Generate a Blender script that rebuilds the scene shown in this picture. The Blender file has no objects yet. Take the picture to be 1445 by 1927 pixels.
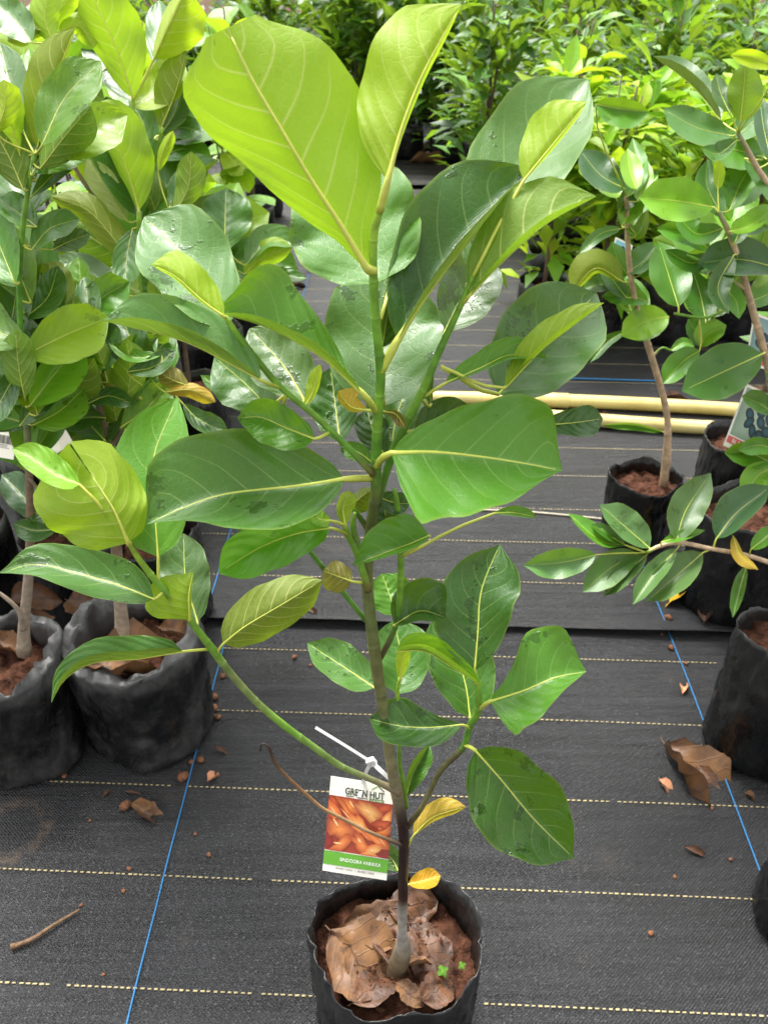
import bpy, math, random
import numpy as np
from mathutils import Vector, Matrix, noise
R = math.radians
rnd = random.Random(7)

# ------------------------------------------------------------------ camera, sky, sun, exposure
F_PX, CX, CY = 1447.0, 722.5, 963.5            # focal length and centre, in the photograph's pixels
CAM_H = 1.2
PITCH = math.atan((CY + 40) / F_PX)            # horizon lies just above the picture
sc = bpy.context.scene
COL = sc.collection
cam = bpy.data.cameras.new('camera'); camo = bpy.data.objects.new('camera', cam); COL.objects.link(camo)
camo.location = (0, 0, CAM_H); camo.rotation_euler = (math.pi / 2 - PITCH, 0, 0)
cam.sensor_fit = 'VERTICAL'; cam.sensor_height = 24; cam.lens = 24 * F_PX / 1927
cam.clip_start = .02; cam.clip_end = 500
cam.dof.use_dof = True; cam.dof.focus_distance = .66; cam.dof.aperture_fstop = 9
sc.camera = camo
SUN_EL, SUN_AZ = R(62), R(-25)                  # high soft light from behind the plant, a little left
w = bpy.data.worlds.new('World'); sc.world = w; w.use_nodes = True
nt = w.node_tree; bg = nt.nodes['Background']
sky = nt.nodes.new('ShaderNodeTexSky'); sky.sky_type = 'NISHITA'; sky.sun_disc = False
sky.sun_elevation = SUN_EL; sky.sun_rotation = SUN_AZ; sky.dust_density = 4; sky.air_density = 1.2
hs = nt.nodes.new('ShaderNodeHueSaturation'); hs.inputs['Saturation'].default_value = .06
nt.links.new(sky.outputs[0], hs.inputs['Color']); nt.links.new(hs.outputs[0], bg.inputs[0])
bg.inputs[1].default_value = .105
sun = bpy.data.lights.new('sun', 'SUN'); sun.energy = 1.5; sun.angle = R(18); sun.color = (1, .97, .92)
suno = bpy.data.objects.new('sun', sun); COL.objects.link(suno)
sd = Vector((math.sin(SUN_AZ) * math.cos(SUN_EL), math.cos(SUN_AZ) * math.cos(SUN_EL), math.sin(SUN_EL)))
suno.rotation_euler = (-sd).to_track_quat('-Z', 'Y').to_euler()
sc.view_settings.view_transform = 'Standard'; sc.view_settings.look = 'None'
sc.view_settings.gamma = 1; sc.view_settings.exposure = 1.85
sc.render.engine = 'CYCLES'
sc.cycles.max_bounces = 6; sc.cycles.diffuse_bounces = 3; sc.cycles.glossy_bounces = 2; sc.cycles.caustics_reflective = False; sc.cycles.caustics_refractive = False; sc.cycles.transparent_max_bounces = 8

# ------------------------------------------------------------------ pixel <-> place
SP, CP = math.sin(PITCH), math.cos(PITCH)
CAM = Vector((0, 0, CAM_H))
def ray(px, py):
    a, b = (px - CX) / F_PX, (CY - py) / F_PX
    return Vector((a, CP + b * SP, -SP + b * CP))
def at(px, py, z): return CAM + ray(px, py) * z          # z: depth along the lens axis
def depth(py, Y): return Y / (CP + (CY - py) / F_PX * SP)  # depth at which that row meets the upright plane at distance Y
def gp(px, py, Z=0.0):
    r = ray(px, py); return CAM + r * ((Z - CAM_H) / r.z)

def lin(c): return tuple((v / 255 / 12.92) if v / 255 <= .04045 else ((v / 255 + .055) / 1.055) ** 2.4 for v in c)

# ------------------------------------------------------------------ materials
def mat(name):
    m = bpy.data.materials.new(name); m.use_nodes = True
    return m, m.node_tree, m.node_tree.nodes['Principled BSDF']
class G:
    def __init__(s, nt): s.nt = nt
    def n(s, t, **kw):
        o = s.nt.nodes.new(t)
        for k, v in kw.items(): setattr(o, k, v)
        return o
    def put(s, sock, v):
        if isinstance(v, bpy.types.NodeSocket): s.nt.links.new(v, sock)
        else: sock.default_value = v
    def m(s, op, a, b=0.0, c=0.0, clamp=False):
        o = s.n('ShaderNodeMath', operation=op, use_clamp=clamp)
        for i, v in enumerate((a, b, c)): s.put(o.inputs[i], v)
        return o.outputs[0]
    def mix(s, f, a, b, blend='MIX'):
        o = s.n('ShaderNodeMix', data_type='RGBA', blend_type=blend)
        s.put(o.inputs[0], f); s.put(o.inputs[6], a); s.put(o.inputs[7], b)
        return o.outputs[2]
    def smooth(s, v, lo, hi):
        o = s.n('ShaderNodeMapRange', interpolation_type='SMOOTHSTEP')
        s.put(o.inputs[0], v); s.put(o.inputs[1], lo); s.put(o.inputs[2], hi)
        return o.outputs[0]
    def noise(s, vec, scale, detail=3, rough=.5):
        o = s.n('ShaderNodeTexNoise'); s.put(o.inputs['Vector'], vec)
        o.inputs['Scale'].default_value = scale; o.inputs['Detail'].default_value = detail; o.inputs['Roughness'].default_value = rough
        return o.outputs[0]
    def scale(s, vec, sx, sy, sz):
        o = s.n('ShaderNodeMapping'); s.put(o.inputs[0], vec); o.inputs['Scale'].default_value = (sx, sy, sz)
        return o.outputs[0]
    def bump(s, h, strength, dist):
        o = s.n('ShaderNodeBump'); s.put(o.inputs['Height'], h); o.inputs['Strength'].default_value = strength; o.inputs['Distance'].default_value = dist
        return o.outputs[0]
def c4(c): return (*c[:3], 1.0)

def leaf_material(name, nveins=6, vein_amt=.8, wet=.85, use_attr=False, lean=.2, gloss=.34, quilt=.42, vtop=.42):
    m, nt, p = mat(name); g = G(nt); out = nt.nodes['Material Output']
    uv = g.n('ShaderNodeUVMap').outputs[0]
    sep = g.n('ShaderNodeSeparateXYZ'); g.put(sep.inputs[0], uv)
    U, V = sep.outputs[0], sep.outputs[1]
    x = g.m('ABSOLUTE', g.m('MULTIPLY_ADD', U, 2.0, -1.0))
    side = g.m('GREATER_THAN', U, .5)
    oc = g.n('ShaderNodeTexCoord').outputs['Object']
    oi = g.n('ShaderNodeObjectInfo')
    if use_attr:
        at_ = g.n('ShaderNodeVertexColor', layer_name='Col'); C, young, rv = at_.outputs[0], .6, .5
    else:
        C, young, rv = oi.outputs['Color'], oi.outputs['Alpha'], oi.outputs['Random']
    shift = g.n('ShaderNodeVectorMath', operation='ADD'); g.put(shift.inputs[0], oc)
    cmb = g.n('ShaderNodeCombineXYZ'); g.put(cmb.inputs[0], g.m('MULTIPLY', rv, 31.0)); g.put(shift.inputs[1], cmb.outputs[0])
    P = shift.outputs[0]
    wob = g.m('MULTIPLY_ADD', g.noise(P, 13, 1), .12, -.06)
    nv = g.m('MULTIPLY_ADD', rv, 2.0, nveins - 1.0)
    ph = g.m('MULTIPLY', g.m('ADD', g.m('SUBTRACT', g.m('SUBTRACT', V, g.m('MULTIPLY', x, lean)), g.m('MULTIPLY', g.m('POWER', x, 3.0), .16)), wob), nv)
    ph = g.m('ADD', ph, g.m('MULTIPLY_ADD', side, .42, 9.0))
    d = g.m('ABSOLUTE', g.m('SUBTRACT', g.m('FRACT', ph), .5))
    back = g.n('ShaderNodeNewGeometry').outputs['Backfacing']
    tw = g.m('ADD', g.m('MULTIPLY_ADD', x, -.012, .018), g.m('MULTIPLY', back, .014))
    vein = g.m('MULTIPLY', g.m('SUBTRACT', 1.0, g.smooth(d, tw, g.m('ADD', tw, .022))), g.m('SUBTRACT', 1.0, g.smooth(x, .72, .97)))
    mid = g.m('SUBTRACT', 1.0, g.smooth(x, .012, .035))
    # fine ladder veins between the laterals
    ph2 = g.m('MULTIPLY', g.m('ADD', g.m('MULTIPLY_ADD', V, .35, x), g.m('MULTIPLY', wob, 1.6)), 26.0)
    d2 = g.m('ABSOLUTE', g.m('SUBTRACT', g.m('FRACT', ph2), .5))
    lad = g.m('SUBTRACT', 1.0, g.smooth(d2, .02, .11))
    vm = g.m('MAXIMUM', g.m('MULTIPLY', vein, g.m('MULTIPLY_ADD', x, -.45, .85)), mid)
    vo = g.n('ShaderNodeTexVoronoi', feature='DISTANCE_TO_EDGE'); g.put(vo.inputs['Vector'], P); vo.inputs['Scale'].default_value = 170
    net = g.m('SUBTRACT', 1.0, g.smooth(vo.outputs[0], .0, .12))
    # blade colours: blotchy top, paler yellower underside
    n1 = g.noise(P, 14, 3)
    top = g.mix(g.m('MULTIPLY', n1, .75), C, g.mix(.55, C, (.02, .05, .008, 1)))
    top = g.mix(g.m('MULTIPLY', g.smooth(n1, .5, .75), .35), top, g.mix(.5, C, (.10, .19, .03, 1)))
    top = g.mix(g.m('MULTIPLY', g.smooth(x, .93, 1.0), .5), top, (.22, .32, .05, 1))
    und = g.mix(.42, C, (.26, .32, .035, 1))
    und = g.mix(g.m('MULTIPLY', n1, .3), und, g.mix(.5, C, (.10, .13, .015, 1)))
    base = g.mix(back, top, und)
    veinc = g.mix(back, g.mix(vtop, C, (.46, .56, .20, 1)), g.mix(.8, und, (.74, .74, .26, 1)))
    base = g.mix(g.m('MULTIPLY', g.m('MAXIMUM', lad, net), g.m('MULTIPLY', vein_amt, .13)), base, veinc)
    base = g.mix(g.m('MULTIPLY', vm, vein_amt), base, veinc)
    # old scars, freckles and dull dusty film
    n3 = g.noise(P, 95, 3, .6)
    base = g.mix(g.m('MULTIPLY', g.smooth(n3, .71, .76), .7), base, (.11, .075, .025, 1))
    # rain water lying in patches on the upper side
    if wet:
        nw = g.noise(P, 48, 4, .68)
        wetm = g.m('MULTIPLY', g.smooth(g.m('MULTIPLY_ADD', n1, .6, nw), .93, .97), g.m('SUBTRACT', 1.0, back))
        wetm = g.m('MULTIPLY', wetm, wet)
    else: wetm = 0.0
    base = g.mix(g.m('MULTIPLY', wetm, .8), base, g.mix(.75, C, (.004, .014, .002, 1)))
    # specks
    fine = g.noise(P, 210, 2)
    base = g.mix(g.m('MULTIPLY', g.smooth(fine, .70, .78), .3), base, (.20, .17, .06, 1))
    g.put(p.inputs['Base Color'], base)
    ro = g.m('MULTIPLY_ADD', n1, .26, gloss - .12)
    ro = g.m('ADD', ro, g.m('MULTIPLY', back, .2))
    ro = g.m('SUBTRACT', ro, g.m('MULTIPLY', wetm, .26), clamp=True)
    g.put(p.inputs['Roughness'], ro)
    p.inputs['Specular IOR Level'].default_value = .5
    h = g.m('ADD', g.m('MULTIPLY', g.smooth(d, 0.0, .5), quilt), g.m('MULTIPLY', lad, -.04))
    h = g.m('ADD', h, g.m('MULTIPLY', fine, .16))
    h = g.m('ADD', h, g.m('MULTIPLY', wetm, .35))
    h = g.m('ADD', h, g.m('MULTIPLY', n1, 2.0))
    h = g.m('ADD', h, g.m('MULTIPLY', net, -.07))
    nrm = g.bump(h, .55, .0016)
    g.put(p.inputs['Normal'], nrm)
    tr = g.n('ShaderNodeBsdfTranslucent')
    tcol = g.mix(.5, C, (.38, .55, .02, 1)); tcol = g.mix(g.m('MULTIPLY', vm, .4), tcol, veinc)
    g.put(tr.inputs[0], tcol); g.put(tr.inputs['Normal'], nrm)
    ms = g.n('ShaderNodeMixShader'); g.put(ms.inputs[0], g.m('MULTIPLY_ADD', young, .30, .20))
    nt.links.new(p.outputs[0], ms.inputs[1]); nt.links.new(tr.outputs[0], ms.inputs[2]); nt.links.new(ms.outputs[0], out.inputs[0])
    return m

M = {}
M['leaf'] = leaf_material('jackfruit_leaf')
M['leaf2'] = leaf_material('smooth_leaf', nveins=11, vein_amt=.16, wet=.5, lean=.10, gloss=.34, quilt=.03)
M['leaf3'] = leaf_material('shrub_leaf', nveins=8, vein_amt=.25, wet=.1, lean=.2, gloss=.42, quilt=.1)
M['foliage'] = leaf_material('far_foliage', nveins=8, vein_amt=.2, wet=0, use_attr=True, gloss=.42)

def simple(name, col, rough=.6, var=.3, scale=60, bump=.3, bdist=.001, spec=.5, col2=None, attr=None, detail=4):
    m, nt, p = mat(name); g = G(nt)
    oc = g.n('ShaderNodeTexCoord').outputs['Object']
    n = g.noise(oc, scale, detail)
    base = g.n('ShaderNodeVertexColor', layer_name=attr).outputs[0] if attr else c4(col)
    dark = g.mix(1.0, base, (1 - var, 1 - var, 1 - var, 1), 'MULTIPLY') if col2 is None else c4(col2)
    g.put(p.inputs['Base Color'], g.mix(g.smooth(n, .3, .7), base, dark))
    g.put(p.inputs['Roughness'], g.m('MULTIPLY_ADD', n, .2, rough - .1)); p.inputs['Specular IOR Level'].default_value = spec
    if bump: g.put(p.inputs['Normal'], g.bump(g.noise(oc, scale * 2.5, 4), bump, bdist))
    return m
M['midrib'] = simple('leaf_midrib', lin((206, 214, 92)), .45, .15, 80)
M['stem'] = simple('stem_bark', (.1, .1, .1), .5, .35, 90, .5, .001, attr='Col')
M['wood'] = simple('sapling_bark', lin((120, 100, 80)), .75, .4, 70, .6, .002)
M['soil'] = simple('red_soil', lin((92, 58, 42)), .9, .6, 55, 1.0, .006, .2)
def dry_material(name, c1, c2, c3):
    m, nt, p = mat(name); g = G(nt)
    uv = g.n('ShaderNodeUVMap').outputs[0]; sep = g.n('ShaderNodeSeparateXYZ'); g.put(sep.inputs[0], uv)
    x = g.m('ABSOLUTE', g.m('MULTIPLY_ADD', sep.outputs[0], 2.0, -1.0))
    rv = g.n('ShaderNodeObjectInfo').outputs['Random']; oc = g.n('ShaderNodeTexCoord').outputs['Object']
    sh = g.n('ShaderNodeVectorMath', operation='ADD'); cmb = g.n('ShaderNodeCombineXYZ'); g.put(cmb.inputs[0], g.m('MULTIPLY', rv, 17.0)); g.put(sh.inputs[0], oc); g.put(sh.inputs[1], cmb.outputs[0])
    n = g.noise(sh.outputs[0], 2.6, 5, .6); n2 = g.noise(sh.outputs[0], 11, 4, .6)
    base = g.mix(g.smooth(n, .40, .62), c4(c1), c4(c2))
    base = g.mix(g.m('MULTIPLY', g.smooth(n2, .60, .68), .7), base, c4(c3))
    d = g.m('ABSOLUTE', g.m('SUBTRACT', g.m('FRACT', g.m('MULTIPLY_ADD', g.m('SUBTRACT', sep.outputs[1], g.m('MULTIPLY', x, .22)), 7.0, 4.0)), .5))
    vein = g.m('MAXIMUM', g.m('SUBTRACT', 1.0, g.smooth(d, .01, .05)), g.m('SUBTRACT', 1.0, g.smooth(x, .015, .05)))
    base = g.mix(g.m('MULTIPLY', vein, .25), base, c4(c3))
    g.put(p.inputs['Base Color'], base); g.put(p.inputs['Roughness'], g.m('MULTIPLY_ADD', n2, .3, .38))
    g.put(p.inputs['Normal'], g.bump(g.m('ADD', g.m('MULTIPLY', vein, .4), n2), .6, .002))
    return m
M['dry'] = dry_material('dry_leaf', lin((104, 68, 42)), lin((80, 58, 46)), lin((44, 32, 25)))
M['dry2'] = dry_material('dry_leaf_pale', lin((132, 94, 58)), lin((98, 70, 50)), lin((58, 42, 30)))
M['husk'] = simple('seed_husk', lin((222, 160, 120)), .6, .3, 90, .3, .001, .4)
M['peb'] = simple('red_pebble', lin((132, 90, 64)), .8, .5, 120, .8, .002, .3)
M['pipe'] = simple('cream_pipe', lin((234, 218, 146)), .32, .12, 9, .1, .001, .5, col2=lin((206, 186, 112)), detail=8)
M['card'] = simple('tag_card', lin((232, 228, 216)), .45, .05, 40, 0)
M['print'] = simple('tag_print', (.5, .5, .5), .4, .06, 300, 0, attr='Col')
M['tie'] = simple('white_nylon', lin((232, 232, 234)), .35, .05, 40, 0)
M['blue'] = simple('blue_thread', lin((40, 120, 176)), .6, .3, 400, .4, .0005)
M['stitch'] = simple('marker_yarn', lin((190, 174, 128)), .7, .4, 500, .3, .0005)
M['string'] = simple('pale_string', lin((205, 196, 172)), .7, .3, 200, .3, .0005)
M['twig'] = simple('dead_twig', lin((120, 92, 66)), .8, .5, 120, .6, .001)

def bag_material():
    m, nt, p = mat('black_poly_bag'); g = G(nt)
    oc = g.n('ShaderNodeTexCoord').outputs['Object']
    grime = g.n('ShaderNodeObjectInfo').outputs['Alpha']        # how dusty this bag is
    n = g.noise(oc, 9, 5, .62); n2 = g.noise(g.scale(oc, 1, 1, .4), 40, 4, .62)
    dust = g.m('MULTIPLY', g.smooth(n, .40, .72), g.m('MULTIPLY_ADD', n2, .9, .1))
    sz = g.n('ShaderNodeSeparateXYZ'); g.put(sz.inputs[0], oc)
    col_ = g.m('MULTIPLY', g.smooth(g.m('MULTIPLY_ADD', n, .05, sz.outputs[2]), .215, .255), grime)     # sun-bleached, dusty collar
    dust = g.m('ADD', g.m('MULTIPLY', dust, g.m('MULTIPLY_ADD', grime, 1.0, .25)), g.m('MULTIPLY', col_, g.m('MULTIPLY_ADD', n2, .9, .2)), clamp=True)
    g.put(p.inputs['Base Color'], g.mix(dust, (.0045, .0048, .005, 1), (.088, .087, .085, 1)))
    g.put(p.inputs['Roughness'], g.m('ADD', g.m('MULTIPLY_ADD', n2, .2, .16), g.m('MULTIPLY', dust, .3)))
    rid = g.m('ABSOLUTE', g.m('SUBTRACT', g.noise(g.scale(oc, 1, 1, .55), 17, 3, .55), .5))
    h = g.m('ADD', g.m('MULTIPLY', g.smooth(rid, 0.0, .16), -.5), g.m('ADD', g.m('MULTIPLY', n2, .2), g.m('MULTIPLY', g.noise(oc, 150, 2), .06)))
    g.put(p.inputs['Normal'], g.bump(h, .7, .006))
    return m
M['bag'] = bag_material()

def mat_material():
    m, nt, p = mat('woven_ground_cover'); g = G(nt)
    oc = g.n('ShaderNodeTexCoord').outputs['Object']
    sep = g.n('ShaderNodeSeparateXYZ'); g.put(sep.inputs[0], oc)
    wob = g.m('MULTIPLY', g.noise(oc, 14, 3), .006)
    tau = 2 * math.pi
    wx = g.m('SINE', g.m('MULTIPLY', g.m('ADD', sep.outputs[0], wob), tau / .0058))
    wy = g.m('SINE', g.m('MULTIPLY', g.m('ADD', sep.outputs[1], wob), tau / .0050))
    weave = g.m('MULTIPLY', wx, wy)
    st = g.noise(g.scale(oc, .8, 24, 1), 3.0, 6, .66)            # slack weft bands across the roll
    patch = g.noise(oc, 2.0, 4, .62)
    fib = g.noise(g.scale(oc, 120, 300, 1), 1.3, 2, .7)            # single tape ends, raised and paler in colour
    v = g.m('ADD', g.m('MULTIPLY', st, .62), g.m('MULTIPLY', patch, .5))
    base = g.mix(g.smooth(v, .42, .74), (.0018, .0019, .0022, 1), (.017, .0172, .0195, 1))
    wamt = g.smooth(g.noise(oc, 6, 3), .35, .65)
    base = g.mix(g.m('MULTIPLY', g.m('MULTIPLY', g.smooth(weave, .1, .9), .6), wamt), base, (.029, .030, .034, 1))
    base = g.mix(g.m('MULTIPLY', g.smooth(fib, .56, .72), .85), base, (.10, .101, .110, 1))
    soil = g.smooth(g.noise(oc, 4.3, 6, .72), .56, .78)
    base = g.mix(g.m('MULTIPLY', soil, .55), base, (.062, .046, .036, 1))
    c0 = gp(22, 1560); e0 = (gp(76, 1560) - c0).length
    dv = g.n('ShaderNodeVectorMath', operation='DISTANCE'); g.put(dv.inputs[0], oc); dv.inputs[1].default_value = tuple(c0)
    ring = g.m('ABSOLUTE', g.m('SUBTRACT', g.m('ADD', dv.outputs['Value'], g.m('MULTIPLY_ADD', patch, .06, -.03)), e0))
    ring = g.m('MULTIPLY', g.m('SUBTRACT', 1.0, g.smooth(ring, .0, .022)), g.smooth(g.noise(oc, 24, 4, .7), .40, .66))
    base = g.mix(g.m('MULTIPLY', ring, .7), base, (.10, .066, .042, 1))
    g.put(p.inputs['Base Color'], base)
    g.put(p.inputs['Roughness'], g.m('ADD', g.m('MULTIPLY_ADD', st, .5, .14), g.m('MULTIPLY', soil, .25)))
    p.inputs['Specular IOR Level'].default_value = .62
    h = g.m('ADD', g.m('MULTIPLY', weave, .35), g.m('ADD', g.m('MULTIPLY', st, 2.6), g.m('MULTIPLY', fib, 1.5)))
    g.put(p.inputs['Normal'], g.bump(h, .75, .003))
    return m
M['mat'] = mat_material()

# ------------------------------------------------------------------ mesh helpers
def link(o, parent=None):
    COL.objects.link(o)
    if parent: o.parent = parent
    return o
def mesh(name, verts, faces, mats, smooth=True, uvs=None, cols=None, fm=None):
    me = bpy.data.meshes.new(name); me.from_pydata([tuple(v) for v in verts], [], faces)
    for m in (mats if isinstance(mats, (list, tuple)) else [mats]): me.materials.append(m)
    if uvs is not None:
        li = np.empty(len(me.loops), np.int32); me.loops.foreach_get('vertex_index', li)
        ul = me.uv_layers.new(name='UVMap'); ul.data.foreach_set('uv', np.asarray(uvs, np.float32)[li].ravel())
    if cols is not None:
        ca = me.color_attributes.new('Col', 'FLOAT_COLOR', 'POINT')
        a = np.ones((len(verts), 4), np.float32); a[:, :3] = np.asarray(cols, np.float32); ca.data.foreach_set('color', a.ravel())
    if fm is not None: me.polygons.foreach_set('material_index', np.asarray(fm, np.int32))
    me.polygons.foreach_set('use_smooth', np.full(len(me.polygons), smooth)); me.update()
    return me
def obj(name, me, parent=None, loc=None):
    o = bpy.data.objects.new(name, me)
    if loc is not None: o.location = loc
    return link(o, parent)
def thing(name, label, cat, loc=(0, 0, 0), group=None):
    o = bpy.data.objects.new(name, None); o.location = loc; o.empty_display_size = .05; link(o)
    o['label'] = label; o['category'] = cat
    if group: o['group'] = group
    return o
def tag(o, label, cat, group=None):
    o['label'] = label; o['category'] = cat
    if group: o['group'] = group
    return o
def catmull(pts, n):
    pts = [np.array(p, float) for p in pts]
    if len(pts) == 2: return [pts[0] + (pts[1] - pts[0]) * i / n for i in range(n + 1)]
    P = [2 * pts[0] - pts[1]] + pts + [2 * pts[-1] - pts[-2]]
    L = [0]
    for i in range(1, len(pts)): L.append(L[-1] + max(1e-9, np.linalg.norm((pts[i] - pts[i - 1])[:2])))
    out = []
    for i in range(n + 1):
        s = L[-1] * i / n
        k = 0
        while k < len(pts) - 2 and s > L[k + 1]: k += 1
        t = (s - L[k]) / (L[k + 1] - L[k])
        a, b, c, d = P[k], P[k + 1], P[k + 2], P[k + 3]
        out.append(.5 * (2 * b + (c - a) * t + (2 * a - 5 * b + 4 * c - d) * t * t + (3 * b - a - 3 * c + d) * t ** 3))
    return out
def tube_data(path, radii, seg=8, cap=True):
    V, Fc = [], []
    n = len(path); path = [Vector(p) for p in path]
    ref = None
    for i in range(n):
        t = (path[min(i + 1, n - 1)] - path[max(i - 1, 0)]).normalized()
        if ref is None: ref = t.orthogonal().normalized()
        ref = (ref - t * ref.dot(t)).normalized(); b = t.cross(ref)
        for k in range(seg):
            a = 2 * math.pi * k / seg
            V.append(path[i] + (ref * math.cos(a) + b * math.sin(a)) * radii[i])
    for i in range(n - 1):
        for k in range(seg):
            k2 = (k + 1) % seg
            Fc.append((i * seg + k, i * seg + k2, (i + 1) * seg + k2, (i + 1) * seg + k))
    if cap:
        Fc.append(tuple(range(seg))[::-1]); Fc.append(tuple((n - 1) * seg + k for k in range(seg)))
    return V, Fc

COLS = {  # base colours of the blades (sRGB), youth = how thin and see-through
    'dark': ((64, 116, 30), .12), 'deep': ((44, 92, 24), .0), 'mid': ((88, 148, 34), .25), 'bright': ((124, 184, 36), .5),
    'lime': ((186, 216, 34), .95), 'ulime': ((166, 208, 36), .9), 'olive': ((126, 148, 28), .6), 'umid': ((100, 150, 26), .55),
    'pale': ((88, 136, 58), .08), 'grey': ((82, 118, 58), .0), 'yellow': ((222, 168, 44), .5), 'rust': ((126, 98, 36), .3),
    'cream': ((176, 190, 114), .3), 'blue': ((54, 94, 54), .0), 'lt': ((148, 202, 46), .6), 'fresh': ((116, 200, 48), .75), 'oldol': ((104, 126, 20), .4)}
def leafcol(o, key, jit=.10):
    c, y = COLS[key]; c = lin(c); j = 1 + rnd.uniform(-jit, jit)
    o.color = (c[0] * j * rnd.uniform(.94, 1.06), c[1] * j, c[2] * j * rnd.uniform(.9, 1.1), y)

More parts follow.
